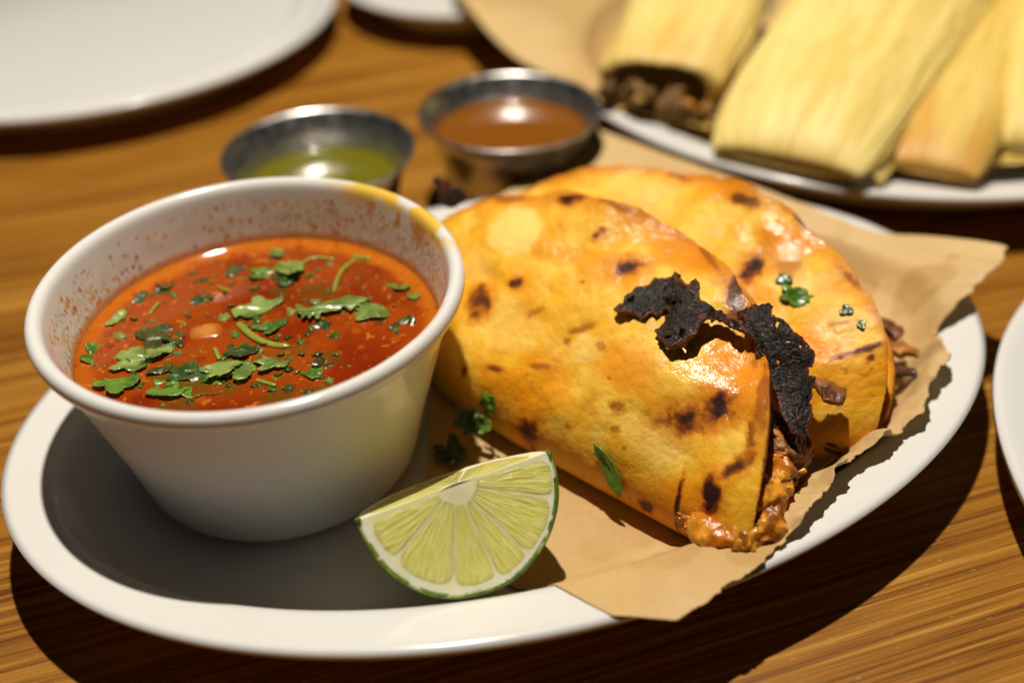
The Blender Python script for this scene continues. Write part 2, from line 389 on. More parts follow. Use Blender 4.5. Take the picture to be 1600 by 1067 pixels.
# ------------------------------------------------------------------ soup bowl
def make_bowl():
    prof = resample([(.01, .71), (2.4, .71), (3.38, .715), (3.68, .80), (3.88, 1.05), (3.99, 1.5), (4.25, 2.6), (4.75, 4.4), (5.14, 5.78), (5.2, 5.96), (5.30, 6.03), (5.42, 6.10), (5.50, 6.25), (5.52, 6.40), (5.46, 6.54), (5.34, 6.60),
                     (5.20, 6.56), (5.11, 6.44), (5.06, 6.25)], 110)
    inner = resample([(5.06, 6.25), (4.95, 5.75), (4.70, 4.65), (4.2, 3.0), (3.75, 1.7), (3.4, 1.2), (2.8, 1.08), (.01, 1.05)], 130)
    prof = np.vstack([prof, inner[1:]]); seg = 900
    V, F, a = lathe(prof, seg); k = len(prof)
    th = np.repeat(a, k); z = V[:, 2]; r = np.hypot(V[:, 0], V[:, 1]); jj = np.tile(np.arange(k), seg); inn = jj >= 109
    white = A(.78, .77, .74)
    C = np.tile(white, (len(V), 1)) * (1 - .03 * fbm(V, .5, 3, 5))[:, None]
    # dried broth specks on the inside wall
    q = np.stack([th * 5.0, z, 0 * z], -1)
    dens = sstep(6.25, 5.75, z + .35 * (fbm(q, .6, 3, 11) - .5)) * sstep(4.2, 4.7, z)
    clus = sstep(.32, .72, fbm(q, 1.1, 3, 31))
    film = dens * clus * .22 * sstep(.3, .7, fbm(q, 3, 3, 8))
    C = np.where(inn[:, None], mix(C, (.66, .44, .15), film), C)
    Cg = C.reshape(seg, k, 3); zi = prof[109:, 1]; rg_ = random.Random(12)
    for d_ in range(3400):
        big = rg_.random() < .07
        t0 = rg_.uniform(-.35, 3.9) if rg_.random() < .85 else rg_.uniform(0, 6.28)
        z0 = 4.85 + 1.25 * rg_.random() ** 1.3
        if vnoise(A([t0 * 1.6, z0 * .9]), 77)[0] < .36 and not big: continue
        sz = rg_.uniform(.035, .065) if big else rg_.uniform(.012, .034); ez = sz * rg_.uniform(.9, 1.5)
        i0 = int(t0 / (2 * math.pi) * seg); w_ = max(3, int(2.2 * sz / 5.0 / (2 * math.pi) * seg) + 1)
        ii = np.arange(i0 - w_, i0 + w_ + 1) % seg; jj_ = 109 + np.where(np.abs(zi - z0) < 2.2 * ez)[0]
        if len(jj_) == 0: continue
        dt = (np.arange(-w_, w_ + 1) - (t0 / (2 * math.pi) * seg - i0)) * (2 * math.pi / seg) * 5.0
        dd = np.hypot(dt[:, None] / sz, (prof[jj_, 1] - z0)[None, :] / ez)
        cc = [A(.62, .36, .05), A(.58, .26, .02), A(.44, .20, .03), A(.66, .45, .10)][rg_.randrange(4)] if not big else [A(.62, .24, .015), A(.52, .14, .01), A(.66, .34, .03)][rg_.randrange(3)]
        Cg[np.ix_(ii, jj_)] = mix(Cg[np.ix_(ii, jj_)], cc, (.95 if big else .9) * sstep(1.3, .75, dd))
    C = Cg.reshape(-1, 3)
    # broth line just above the surface
    wl = sstep(5.14, 4.94, z + .12 * (fbm(q, 2.5, 3, 44) - .5)) * inn
    C = mix(C, (.60, .20, .018), .85 * wl)
    # orange oil on the lip, back right, running inside
    def arc(c, w): 
        d = np.abs((th - c + math.pi) % (2 * math.pi) - math.pi); return sstep(w, w * .55, d + .10 * (fbm(q, 2.0, 3, 51) - .5))
    lip = (z > 5.9) & (jj > 75)
    lipf = sstep(5.0, 5.14, r) * 1.0
    oil = arc(math.radians(42), .62) * sstep(.47, .60, fbm(q * A(.7, 2.2, 1), 1.5, 3, 61) + .22 * sstep(5.46, 5.2, r)) * lip * sstep(6.05, 6.35, z + .25 * (fbm(q, 1.2, 2, 66) - .5))
    C = mix(C, (.84, .52, .02), .92 * oil)
    d52 = (fbm(q * A(1.0, .32, 1), 3.0, 2, 71)); drip = arc(math.radians(45), .34) * sstep(.58, .70, d52) * (z > 5.55) * inn
    C = mix(C, (.62, .26, .015), .9 * drip)
    oil2 = arc(math.radians(-24), .30) * sstep(5.30, 5.16, r) * (z > 6.0) * (jj > 90) * sstep(.35, .5, fbm(q, 1.6, 2, 81))
    C = mix(C, (.70, .34, .02), .9 * oil2)
    for (ta, dz_, w_) in ((25, 6.30, .05), (31, 6.22, .04), (38, 6.12, .05), (20, 6.42, .03)):
        dd = np.hypot(((th - math.radians(ta) + math.pi) % (2 * math.pi) - math.pi) * 5.1 / w_, (z - dz_) / (w_ * 2.4)); C = mix(C, (.60, .20, .012), .9 * sstep(1.2, .7, dd + .6 * (fbm(q, 6, 2, 91) - .5)) * (jj > 100))
    o = mesh('soup_bowl', V, F, M_bowl, base=(0, 0, .75), col=C)
    link_props(o, 'white bowl with specks on its inner wall, holding the red broth', 'bowl')
make_bowl()

BZ = 4.71
def make_broth():
    n = 330; g = np.linspace(-4.72, 4.72, n)
    k = np.linspace(0, 1, 150)[:, None]; a = np.linspace(0, 2 * math.pi, 520, endpoint=False)[None, :]
    r = 4.735 * k ** .75
    X, Y = r * np.cos(a), r * np.sin(a)
    P = np.stack([X, Y, 0 * X], -1)
    edge = 4.735 - r
    Z = BZ + .15 * np.exp(-edge / .20) + .008 * (fbm(P, 1.1, 3, 3) - .5)
    # low lumps under the film where herbs and the vegetable push it up
    C = mix(A(.20, .024, .0020), A(.33, .058, .0046), sstep(.3, .7, fbm(P, .55, 4, 7)))
    C = mix(C, A(.20, .016, .0015), .8 * sstep(.58, .74, fbm(P, .8, 4, 17)))
    C = mix(C, A(.24, .020, .002), .7 * sstep(2.2, 4.2, np.hypot(X - 3.0, Y + 1.2) * -1 + 4.6) * sstep(.4, .6, fbm(P, 1.2, 3, 9)))
    # oily orange margin at the back, darker red in front
    back = sstep(-2.0, 2.5, Y)
    C = mix(C, A(.56, .15, .010), (sstep(.62, .12, edge + .25 * (fbm(P, 1.7, 3, 27) - .5))) * (.45 + .5 * back))
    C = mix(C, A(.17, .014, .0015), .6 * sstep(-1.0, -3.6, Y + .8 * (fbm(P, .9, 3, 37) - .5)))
    # fine chilli flecks
    fl = sstep(.80, .9, vnoise(P * 9, 47)); C = mix(C, A(.33, .02, .002), .6 * fl)
    fl = sstep(.84, .92, vnoise(P * 7 + 5, 48)); C = mix(C, A(.62, .2, .02), .6 * fl)
    rg_ = random.Random(3)
    for d_ in range(240):
        a_, r_ = rg_.uniform(0, 6.28), 4.6 * math.sqrt(rg_.random()); x_, y_, s_ = r_ * math.cos(a_), r_ * math.sin(a_), rg_.choice([.03, .04, .05, .06, .09, .13])
        ri_ = int(150 * (max(r_ - 2 * s_, 0) / 4.745) ** (1 / .75)); rj_ = min(150, int(150 * ((r_ + 2 * s_) / 4.745) ** (1 / .75)) + 2)
        dd = np.hypot(X[ri_:rj_] - x_, Y[ri_:rj_] - y_) / s_
        C[ri_:rj_] = mix(C[ri_:rj_], A(.50, .10, .006) if rg_.random() < .6 else A(.20, .018, .0015), .5 * sstep(1.2, .8, dd)); Z[ri_:rj_] += .010 * s_ / .1 * np.clip(1 - dd ** 2, 0, 1)
    # herbs sunk just under the surface
    for (x, y, s, st) in SUNK:
        d = np.hypot((X - x) / s, (Y - y) / (s * .8)) + 1.7 * (fbm(P, 2.6, 4, int(60 + 7 * x)) - .5)
        C = mix(C, A(.075, .075, .006), .75 * st * sstep(1.0, .35, d))
    V = np.stack([X, Y, Z], -1).reshape(-1, 3)
    F = gridF(150, 520, wrap_m=True)
    o = mesh('red_broth', V, F, M_broth, base=(0, 0, BZ), col=C.reshape(-1, 3))
    link_props(o, 'red orange chilli broth with floating herbs filling the white bowl', 'soup')
SUNK = [(-2.0, -1.5, .7, .8), (-.9, -1.9, .8, .75), (-1.6, -2.7, .7, .6), (.9, -2.6, .8, .7), (2.1, -2.4, .6, .7), (2.0, -1.0, .5, .7), (-.5, 1.1, .45, .6),
        (.2, 2.1, .4, .6), (1.0, 2.2, .5, .6), (1.6, 1.9, .6, .5), (1.0, -.6, .5, .5), (2.0, -2.8, .5, .7), (3.8, -1.3, .5, .6), (.3, -1.1, .5, .5)]
make_broth()
# ------------------------------------------------------------------ herbs in the broth
def leaf_poly(kind, rng):
    """unit outline, long axis along x, about 1 long"""
    if kind == 'strip':         # half leaf with a toothed lower edge
        top = [(-.5, .02), (-.35, .14), (-.1, .16), (.15, .20), (.38, .24), (.5, .20)]
        bot = []; nt = 7
        for i in range(nt):
            x = .48 - i * .97 / nt + .02 * (rng.random() - .5); d = -.21 - .06 * rng.random() + .12 * (x + .5)
            bot += [(x - .01, d + .08), (x - .03, d + .01), (x - .07, d - .02), (x - .115, d + .02), (x - .132, d + .07 + .04 * rng.random())]
        return np.array(top + bot)
    n = 84; th = np.linspace(math.pi * .97, -math.pi * .97, n); ph_ = rng.random() * 6
    nl = {'fan': 5, 'tri': 3, 'chop': 2}[kind]
    lob = np.abs(np.cos(nl * th / 2 + (.3 * math.sin(ph_)))) ** .55
    sc = np.abs(np.sin(nl * 2.5 * th + ph_)) ** .7
    nz = fbm(np.stack([np.cos(th) * 1.3 + ph_, np.sin(th) * 1.3], -1), 1.0, 2, int(ph_ * 97))
    r = .40 * (.62 + .42 * lob + .10 * sc + .45 * (nz - .5))
    r = r * (1 - .45 * np.exp(-((np.abs(th) - math.pi) / .5) ** 2))
    P = np.stack([r * np.cos(th) * 1.12, r * np.sin(th)], -1)
    if kind == 'chop':      # a knife cut across one side
        ca = ph_; nn_ = np.array([math.cos(ca), math.sin(ca)]); d_ = P @ nn_; P = P - np.maximum(d_ - .20, 0)[:, None] * nn_ * .92
    pts = P
    return np.array(pts)

def leaf(name, loc, length, rotdeg, kind, seed, tone, label, outline=None, curl=.12, tilt=(0, 0), normal=None, width=1.0, parent=None, cat='herb', group=None, xdir=None, bend=None):
    rng = random.Random(seed)
    poly = leaf_poly(kind, rng) * A(1, width) * length
    if outline is not None:
        poly = np.array(outline); poly = np.vstack([resample(np.vstack([poly, poly[:1]]), 4 * len(poly))[:-1]])
    P, F, e = sheet2d(poly, length / (30 if outline is None else 46))
    q = P / length
    vein = np.exp(-(np.abs(q[:, 1]) / .02) ** 2)
    ang = np.abs(np.sin((np.arctan2(q[:, 1], q[:, 0] + .5)) * 9 + 1.5 * (q[:, 0]))); side = sstep(.10, .02, ang) * sstep(.06, .16, np.hypot(q[:, 0] + .5, q[:, 1]))
    h = curl * length * ((q[:, 0]) ** 2 * .9 + (q[:, 1]) ** 2 * .6 + 2.6 * (fbm(q + seed * 3.7, 2.0, 3, seed) - .5)) - .02 * length * np.maximum(vein, .6 * side)
    if bend is not None: h = h + bend(q) * length
    dark, light = {'pale': (A(.10, .165, .024), A(.25, .34, .075)), 'mid': (A(.045, .115, .008), A(.13, .25, .022)),
                   'dark': (A(.018, .045, .006), A(.045, .10, .012)), 'brown': (A(.035, .035, .006), A(.09, .09, .012))}[tone]
    C = mix(dark, light, sstep(.3, .7, fbm(q + seed, 3.0, 3, seed + 1)))
    C = mix(C, light * 1.25, .55 * vein); C = mix(C, dark * .6, .55 * side)
    if normal is None: n = A(math.sin(tilt[0]), math.sin(tilt[1]), 1.0)
    else: n = A(*normal)
    n = nrm(n); xd = A(math.cos(math.radians(rotdeg)), math.sin(math.radians(rotdeg)), 0) if xdir is None else A(*xdir)
    xd = nrm(xd - n * (xd @ n)); yd = np.cross(n, xd)
    V = A(*loc) + P[:, :1] * xd + P[:, 1:] * yd + h[:, None] * n
    o = mesh(name, V, F, M_leaf, base=loc if parent is None else None, parent=parent, col=C)
    solidify(o, .022, 0)
    return link_props(o, label, cat, group)

B_LEAVES = [  # x, y, length, rot, kind, tone, tilt, label
 (-.40, 1.58, 1.45, 18, 'strip', 'pale', (0, .12), 'pale toothed cilantro leaf floating at the middle of the broth', .95),
 (1.73, 1.35, 2.05, 16, 'strip', 'pale', (0, .10), 'longest toothed cilantro leaf floating right of the middle of the broth', .80),
 (2.84, .98, .90, 14, 'chop', 'pale', (.1, .1), 'pale leaf scrap touching the right end of the longest leaf', 1),
 (-3.23, -.84, 1.00, 5, 'fan', 'pale', (0, .1), 'pale veined cilantro leaf near the left front of the broth', .9),
 (-2.66, -.60, .72, 23, 'tri', 'pale', (0, .15), 'toothed leaf tip right behind the veined leaf at left front', .9),
 (-4.22, -.56, .82, -3, 'tri', 'mid', (.3, .1), 'curled leaf against the left wall of the bowl', 1),
 (-3.39, -1.75, 1.05, -17, 'fan', 'mid', (0, .1), 'cilantro leaf at the front left edge of the broth', 1),
 (-2.04, -2.03, .90, -3, 'chop', 'mid', (0, .0), 'flat cilantro piece at the front of the broth, near the bowl rim', 1.1),
 (-1.16, -1.98, .92, -3, 'tri', 'mid', (0, .1), 'crumpled wet leaf at the front centre of the broth', 1),
 (-.81, -1.48, .88, 31, 'fan', 'pale', (-.1, .2), 'folded pale leaf left of the notched leaf near the front', .8),
 (-.28, -1.56, .76, 46, 'tri', 'pale', (.1, .1), 'small notched leaf near the front centre of the broth', .9),
 (.47, -1.15, .96, 30, 'fan', 'pale', (0, .15), 'grey green leaf with a pointed tip in front of the onion', .8),
 (-.46, -.56, .82, -3, 'fan', 'dark', (0, .2), 'dark glossy leaf just right of the onion', 1),
 (-2.82, .03, 1.05, 14, 'fan', 'brown', (0, -.1), 'dark sunken leaf left of the onion', 1),
 (-2.35, .0, .55, 70, 'tri', 'dark', (.3, .1), 'small upright dark leaf beside the onion, on its left', 1),
 (-3.11, 2.73, .72, 44, 'chop', 'dark', (0, .2), 'dark shiny leaf scrap by the back left wall', .9),
 (-3.27, 2.26, .48, -4, 'chop', 'dark', (0, .1), 'small dark scrap below the shiny scrap at back left', 1),
 (-3.76, 2.03, .56, 77, 'chop', 'dark', (.1, 0), 'dark oval leaf bit at the left waterline of the broth', .7),
 (-4.12, .98, .72, 70, 'chop', 'pale', (.1, 0), 'pale narrow leaf bit near the left wall of the bowl', .55),
 (-1.98, 1.99, .62, -4, 'tri', 'dark', (0, -.05), 'dark leaf half sunk behind the onion', 1),
 (-1.38, 3.22, .60, -4, 'chop', 'brown', (0, 0), 'sunken round leaf at the back of the broth', 1.2),
 (.29, 3.29, 1.10, -71, 'fan', 'pale', (.1, .35), 'upright pale leaf at the back centre of the broth', .7),
 (-.20, 4.04, .70, 93, 'chop', 'pale', (.1, .3), 'small leaf standing at the very back of the broth', .6),
 (-.48, 3.06, .72, 6, 'tri', 'mid', (0, .1), 'leaf scrap left of the upright pale leaf', .8),
 (.25, 2.75, .7, 30, 'tri', 'dark', (0, .0), 'dark leaf under the upright pale leaf', 1),
 (3.55, 2.25, .70, 31, 'tri', 'mid', (0, .2), 'green leaf by the right wall of the bowl', 1),
 (3.94, 1.72, .50, -20, 'chop', 'mid', (0, .1), 'small leaf scrap at the right waterline of the broth', 1),
 (1.58, .35, .60, -32, 'chop', 'dark', (0, 0), 'dark scrap in front of the longest leaf', 1.1),
 (1.88, -1.15, .74, 67, 'chop', 'brown', (0, 0), 'brownish sunken leaf near the right front of the broth', .9),
 (1.53, -1.71, .50, 30, 'chop', 'mid', (0, .1), 'green leaf bit partly hidden by the front rim', 1),
 (3.68, .16, .85, 50, 'chop', 'brown', (0, 0), 'dark sunken leaf along the right front rim', .6),
 (-1.77, -1.43, .80, 14, 'fan', 'dark', (0, .1), 'dark wet leaf between the onion and the front rim', .9),
 (.23, .40, .80, 47, 'tri', 'mid', (0, .1), 'leafy sprig end right of the onion', .6),
 (-2.5, -1.25, .7, 10, 'chop', 'brown', (0, .1), 'brownish leaf under the pale veined leaf', .8),
]
OUT_A = [(-.63, -.05), (-.44, .09), (-.15, .23), (-.14, .48), (.09, .55), (.33, .36), (.67, .46), (.73, .29), (.54, .11), (.36, -.11), (.17, -.33), (-.03, -.47), (-.2, -.47), (-.34, -.34), (-.42, -.5), (-.55, -.29)]
OUT_B = [(-.98, .24), (-.89, .27), (-.62, .06), (-.33, .2), (-.03, .34), (.23, .44), (.44, .57), (.67, .51), (.83, .47), (1.01, .4), (.93, .29), (.88, .19), (.79, .24), (.78, .05), (.67, .09), (.63, -.01), (.56, -.15), (.47, -.01), (.34, .08), (.28, -.05), (.16, -.1), (.02, -.13), (-.13, -.2), (-.23, -.18), (-.24, -.45), (-.34, -.46), (-.41, -.26), (-.46, -.37), (-.52, -.48), (-.6, -.28), (-.67, -.41), (-.75, -.4), (-.74, -.2), (-.83, -.23), (-.91, -.07)]
for i, (x, y, L_, rot, kind, tone, tl_, lab, w_) in enumerate(B_LEAVES):
    dz = {'pale': .06, 'mid': .03, 'dark': .01, 'brown': -.01}[tone]
    if kind == 'strip':
        leaf('cilantro_leaf', (-.38, 1.26, BZ + .08) if i == 0 else (1.74, 1.02, BZ + .09), L_, 0, 'fan', 100 + i, tone, lab, outline=OUT_A if i == 0 else OUT_B, curl=.05, tilt=(0, -.02), group='herbs floating in the broth'); continue
    leaf('cilantro_leaf', (x, y, BZ + dz), L_ * 1.30, rot, kind, 100 + i, tone, lab, curl=.10, tilt=tl_, width=w_, group='herbs floating in the broth')
STEMS = [([(.51, 3.44), (.93, 3.79), (1.56, 3.72)], .055, 'curved green stem at the back of the broth'),
         ([(1.71, 2.01), (1.80, 2.92), (2.18, 3.75)], .06, 'long yellow green stem at the back right of the broth'),
         ([(2.06, 3.86), (2.62, 3.62)], .09, 'short stem end crossing the tip of the long yellow green stem'),
         ([(-.77, .69), (-.16, -.07), (.40, -.40), (.84, -.49)], .11, 'broad olive stem right of the onion'),
         ([(-3.29, 1.23), (-3.14, 1.77)], .05, 'thin stem bit at the left of the broth'),
         ([(-1.17, -.41), (-.92, -.97)], .06, 'short stem bit in front of the onion'),
         ([(-1.67, 2.51), (-1.24, 2.16)], .045, 'thin stem bit behind the onion'),
         ([(.15, -1.82), (.72, -2.13)], .06, 'pale stem bit near the front rim of the bowl')]
for pts, rd, lab in STEMS:
    p3 = [(x, y, BZ + .01 + .03 * (i % 2)) for i, (x, y) in enumerate(pts)]
    V, F, C_ = tube(p3, rd, 8, 18, .6)
    o = mesh('cilantro_sprig', V, F, M_stem, base=p3[0]); link_props(o, lab, 'herb', 'herbs floating in the broth')
def rounded_block(center, size, rot, seed, n=14, pw=3.5):
    a = np.linspace(-math.pi / 2, math.pi / 2, n); b = np.linspace(0, 2 * math.pi, 2 * n, endpoint=False)
    Aa, Bb = np.meshgrid(a, b, indexing='ij'); f = lambda t: np.sign(t) * np.abs(t) ** (2 / pw)
    P = np.stack([f(np.cos(Aa)) * f(np.cos(Bb)), f(np.cos(Aa)) * f(np.sin(Bb)), f(np.sin(Aa))], -1)
    P = P * (1 + .12 * (fbm(P + seed, 1.2, 3, seed)[..., None] - .5)) * np.asarray(size)
    c, s = math.cos(rot), math.sin(rot); P = np.stack([P[..., 0] * c - P[..., 1] * s, P[..., 0] * s + P[..., 1] * c, P[..., 2]], -1)
    return (P + A(*center)).reshape(-1, 3), gridF(n, 2 * n, wrap_m=True)
# countless tiny scraps of chopped herb
rg_ = random.Random(8); VV, FF, CC = [], [], []
for d_ in range(170):
    a_, r_ = rg_.uniform(0, 6.28), 4.5 * math.sqrt(rg_.random()); x_, y_ = r_ * math.cos(a_), r_ * math.sin(a_) - .4 * rg_.random()
    if math.hypot(x_, y_) > 4.5: continue
    s_ = rg_.uniform(.03, .11); n_ = 7; k0 = len(VV); th_ = rg_.uniform(0, 6.28); el = rg_.uniform(.35, 1)
    c_ = A(*rg_.choice([(.05, .10, .01), (.12, .18, .02), (.03, .055, .006), (.20, .20, .03), (.30, .05, .004)]))
    for top in (0, 1):
        for q_ in range(n_):
            rr_ = s_ * rg_.uniform(.6, 1.1); bx, by = rr_ * math.cos(q_ / n_ * 6.283), el * rr_ * math.sin(q_ / n_ * 6.283)
            VV.append((x_ + bx * math.cos(th_) - by * math.sin(th_), y_ + bx * math.sin(th_) + by * math.cos(th_), BZ + (.022 if top else -.03))); CC.append(c_ * rg_.uniform(.8, 1.2))
    FF.append([k0 + n_ + q_ for q_ in range(n_)])
    for q_ in range(n_): FF.append([k0 + q_, k0 + (q_ + 1) % n_, k0 + n_ + (q_ + 1) % n_, k0 + n_ + q_])
for d_ in range(95):
    t_ = rg_.random(); cx_, cy_, sp = rg_.choice([(-2.6, -1.1, 1.2), (-.8, -1.5, 1.0), (-2.9, .3, .8), (.6, 2.6, .9), (.8, .2, 1.2), (2.6, 1.2, .9), (-1.8, 2.6, 1.2), (1.2, -1.9, .8), (0, 0, 2.4)])
    x_, y_ = rg_.gauss(cx_, sp * .6), rg_.gauss(cy_, sp * .5)
    if math.hypot(x_, y_) > 4.4 or math.hypot(x_ + 1.55, y_ - .35) < .55: continue
    L_ = rg_.uniform(.16, .42); po = leaf_poly(rg_.choice(['fan', 'tri', 'chop']), rg_)[::3] * L_; n_ = len(po); k0 = len(VV); th_ = rg_.uniform(0, 6.28); tz = rg_.uniform(-.45, .45), rg_.uniform(-.45, .45)
    c_ = A(*rg_.choice([(.05, .11, .010), (.10, .17, .02), (.03, .06, .006), (.20, .27, .06), (.07, .08, .008), (.14, .21, .04)]))
    for top in (0, 1):
        for (bx, by) in po:
            VV.append((x_ + bx * math.cos(th_) - by * math.sin(th_), y_ + bx * math.sin(th_) + by * math.cos(th_), BZ + .012 + tz[0] * bx + tz[1] * by + (.012 if top else -.012))); CC.append(c_ * rg_.uniform(.75, 1.3))
    FF.append([k0 + n_ + q_ for q_ in range(n_)]); FF.append([k0 + q_ for q_ in range(n_)][::-1])
    for q_ in range(n_): FF.append([k0 + q_, k0 + (q_ + 1) % n_, k0 + n_ + (q_ + 1) % n_, k0 + n_ + q_])
o = mesh('herb_scraps', VV, FF, M_leaf, base=(0, 0, BZ), col=np.array(CC))
link_props(o, 'tiny chopped herb scraps scattered all over the broth', 'herb', kind='stuff')
V, F = rounded_block((-1.55, .35, BZ - .245), (.52, .42, .30), .2, 3, 22)
t = sstep(.02, .10, V[:, 2] - BZ + .05 * (fbm(V, 5, 2, 3) - .5))
o = mesh('onion_piece', V, F, M_onion, base=(-1.55, .35, BZ - .3), col=mix(A(.42, .10, .008), A(.68, .34, .06), t))
link_props(o, 'pale yellow onion chunk half sunk in the red broth', 'onion')

# ------------------------------------------------------------------ brown paper under the tacos
def loft_paper(name, L, R, ns, nt, zfun, base, label):
    Lp, Rp = resample(L, ns), resample(R, ns)
    t = np.linspace(0, 1, nt)[None, :, None]
    P = Lp[:, None, :] * (1 - t) + Rp[:, None, :] * t
    s = np.broadcast_to(np.linspace(0, 1, ns)[:, None], (ns, nt)); tt = np.broadcast_to(t[..., 0], (ns, nt))
    P = P + .10 * (np.stack([fbm(P, .9, 3, 5), fbm(P, .9, 3, 6)], -1) - .5) * ((tt > .97) | (tt < .01))[..., None]
    ed = .34 * (np.stack([fbm(P, 3, 4, 15, .7), fbm(P, 3, 4, 16, .7)], -1) - .5); P = P + ed * sstep(.985, 1.0, tt)[..., None]
    Z, C = zfun(P, s, tt)
    V = np.concatenate([P, Z[..., None]], -1).reshape(-1, 3)
    o = mesh(name, V, gridF(ns, nt), M_paper, base=base, col=C.reshape(-1, 3))
    solidify(o, .02, 0)
    return link_props(o, label, 'paper')
PL = [(8.7, -7.8), (7.9, -7.0), (6.6, -5.6), (5.1, -4.5), (4.25, -2.8), (4.15, 0), (4.1, 3), (4.2, 6.2), (5.0, 9.3), (7.6, 12.6), (9.95, 16.6)]
PR = [(10.14, -8.0), (11.25, -7.2), (12.18, -6.55), (13.62, -5.15), (14.70, -3.96), (15.12, -3.38), (15.86, -2.88), (16.78, -2.22), (17.62, -1.52), (18.26, -.25), (19.05, .60), (18.9, 1.80), (19.4, 2.56), (21.22, 3.72), (22.18, 4.99)]
def paper_z(P, s, t):
    x, y = P[..., 0], P[..., 1]
    z = platter_z(x, y) + .05
    e = sstep(.86, 1.0, t)
    wav = np.sin(s * 61) * .5 + np.sin(s * 113 + 1.3) * .30 + 1.4 * (fbm(P, 1.1, 2, 3) - .5)
    mid = sstep(.16, .28, s) * sstep(.80, .74, s)
    lift = e ** 2 * (.05 + mid * (.52 + .34 * wav))
    lift = lift + .30 * mid * np.exp(-((t - .93) / .025) ** 2) * (.7 + .7 * wav)
    flap = sstep(.76, .90, s) * sstep(.72, 1.0, t)
    lift = lift + .85 * flap + .12 * flap * np.sin(s * 70)
    # soft creases pressed into the sheet
    cr = 0
    for (nx, ny, off) in ((.83, .55, 9.0), (-.35, .94, 3.0), (.97, -.25, 15.4), (.6, .8, 15.0), (.2, .98, 7.8)):
        d_ = nx * x + ny * y - off + .5 * (fbm(P, .5, 2, int(off * 3)) - .5); cr = cr + .10 * np.exp(-np.abs(d_) / .22)
    z = z + np.maximum(lift, 0) + .07 * (fbm(P, .9, 4, 9) - .35) * sstep(0, .1, t) + cr * sstep(0, .15, t)
    front = sstep(.06, 0, s) * .02
    z = z - front
    C = np.broadcast_to(A(.68, .475, .225), P.shape[:-1] + (3,))
    gre = np.exp(-((np.hypot((x - 11.5) / 5.2, (y + .5) / 6.0)) ** 3)) * sstep(.25, .7, fbm(P, .6, 4, 19) + .15)
    C = mix(C, A(.42, .23, .065), .8 * gre)
    for (gx, gy, gr) in ((8.6, -4.4, .5), (10.2, -5.6, .8), (12.2, -6.0, .7), (17.6, 6.3, 1.1), (19.6, 4.6, .8), (15.2, 9.8, .9), (9.4, -6.0, .25), (20.6, 5.2, .3)):
        C = mix(C, A(.50, .30, .10), .6 * sstep(1.1, .8, np.hypot(x - gx, y - gy) / gr + .7 * (fbm(P, 1.3, 3, 31) - .5)))
    C = mix(C, A(.60, .39, .16), .5 * sstep(.5, .7, fbm(P, .35, 3, 29)))
    return z, C
loft_paper('paper_liner', PL, PR, 330, 260, paper_z, (11, 3, .7), 'torn brown paper sheet lining the oval platter under the tacos')

# ------------------------------------------------------------------ tacos
TAC = math.radians(-41.3)
def DENT(u, v):
    return -.35 * np.exp(-((u - 5.0) / 1.0) ** 2 - ((v - 4.6) / .8) ** 2) + .28 * np.exp(-((u - 3.6) / 1.3) ** 2 - ((v - 3.2) / .9) ** 2)
def taco_surface(F0, z0, tilt, R, cu, Tf, Tb, bendk, seed, rise=0.0, slide=.75, lump=1.0):
    e = A(math.cos(TAC), math.sin(TAC), 0); nh = A(-math.sin(TAC), math.cos(TAC), 0); up = A(0, 0, 1)
    m = nh * math.cos(tilt) + up * math.sin(tilt); nr = -nh * math.sin(tilt) + up * math.cos(tilt)
    def prof(x):
        fold = np.sqrt(np.clip(1 - (1 - np.clip(x / .24, 0, 1)) ** 2, 0, 1))
        return fold * (1 - .68 * sstep(.25, 1.0, x) + .16 * np.sin(np.clip((x - .1) / .9, 0, 1) * math.pi))
    def S(u, x, side):
        """u along the fold (cm, centre 0), x 0..1 share of R away from the fold, side +1 front / -1 back"""
        u, x = np.broadcast_arrays(np.asarray(u, float), np.asarray(x, float))
        endk = np.clip(1 - (np.abs(u) / R) ** 4, 0, 1) ** .5
        T = np.where(side > 0, Tf, Tb)
        w = side * T * prof(x) * (.25 + .75 * endk)
        q = np.stack([u, x * R, 0 * u + side * 9.0], -1)
        w = w + lump * (.62 * (fbm(q, .38, 2, seed) - .5) + .26 * (fbm(q, .95, 2, seed + 3) - .5)) * sstep(0, .25, x) + .07 * (fbm(q, 2.6, 3, seed + 5) - .5) + .22 * sstep(.72, 1.0, x) * np.sin(u * 1.15 + seed)
        w = w + (DENT(u, x * R) if seed == 3 else 0) * (side > 0)
        P = A(*F0, z0) + (u[..., None] + cu) * e + (x * R)[..., None] * m + w[..., None] * nr
        ub = np.minimum(u + cu + 1.5, 0); P = P + (bendk * ub ** 2)[..., None] * nh
        uf = np.maximum(u + cu - 2.0, 0) ** 2; P = P + (rise * uf)[..., None] * up - (slide * rise * uf)[..., None] * nh
        return P
    return S, e, nh, nr
def blotch(u, v, cu, cv, ru, rv, rot, seed, rag=.9, fr=2.2):
    c, s = math.cos(rot), math.sin(rot); du, dv = u - cu, v - cv
    a, b = (du * c + dv * s) / ru, (-du * s + dv * c) / rv
    q = np.stack([u, v, 0 * u + seed * 1.7], -1)
    return np.hypot(a, b) + rag * (fbm(q, fr, 5, seed, .62) - .5)
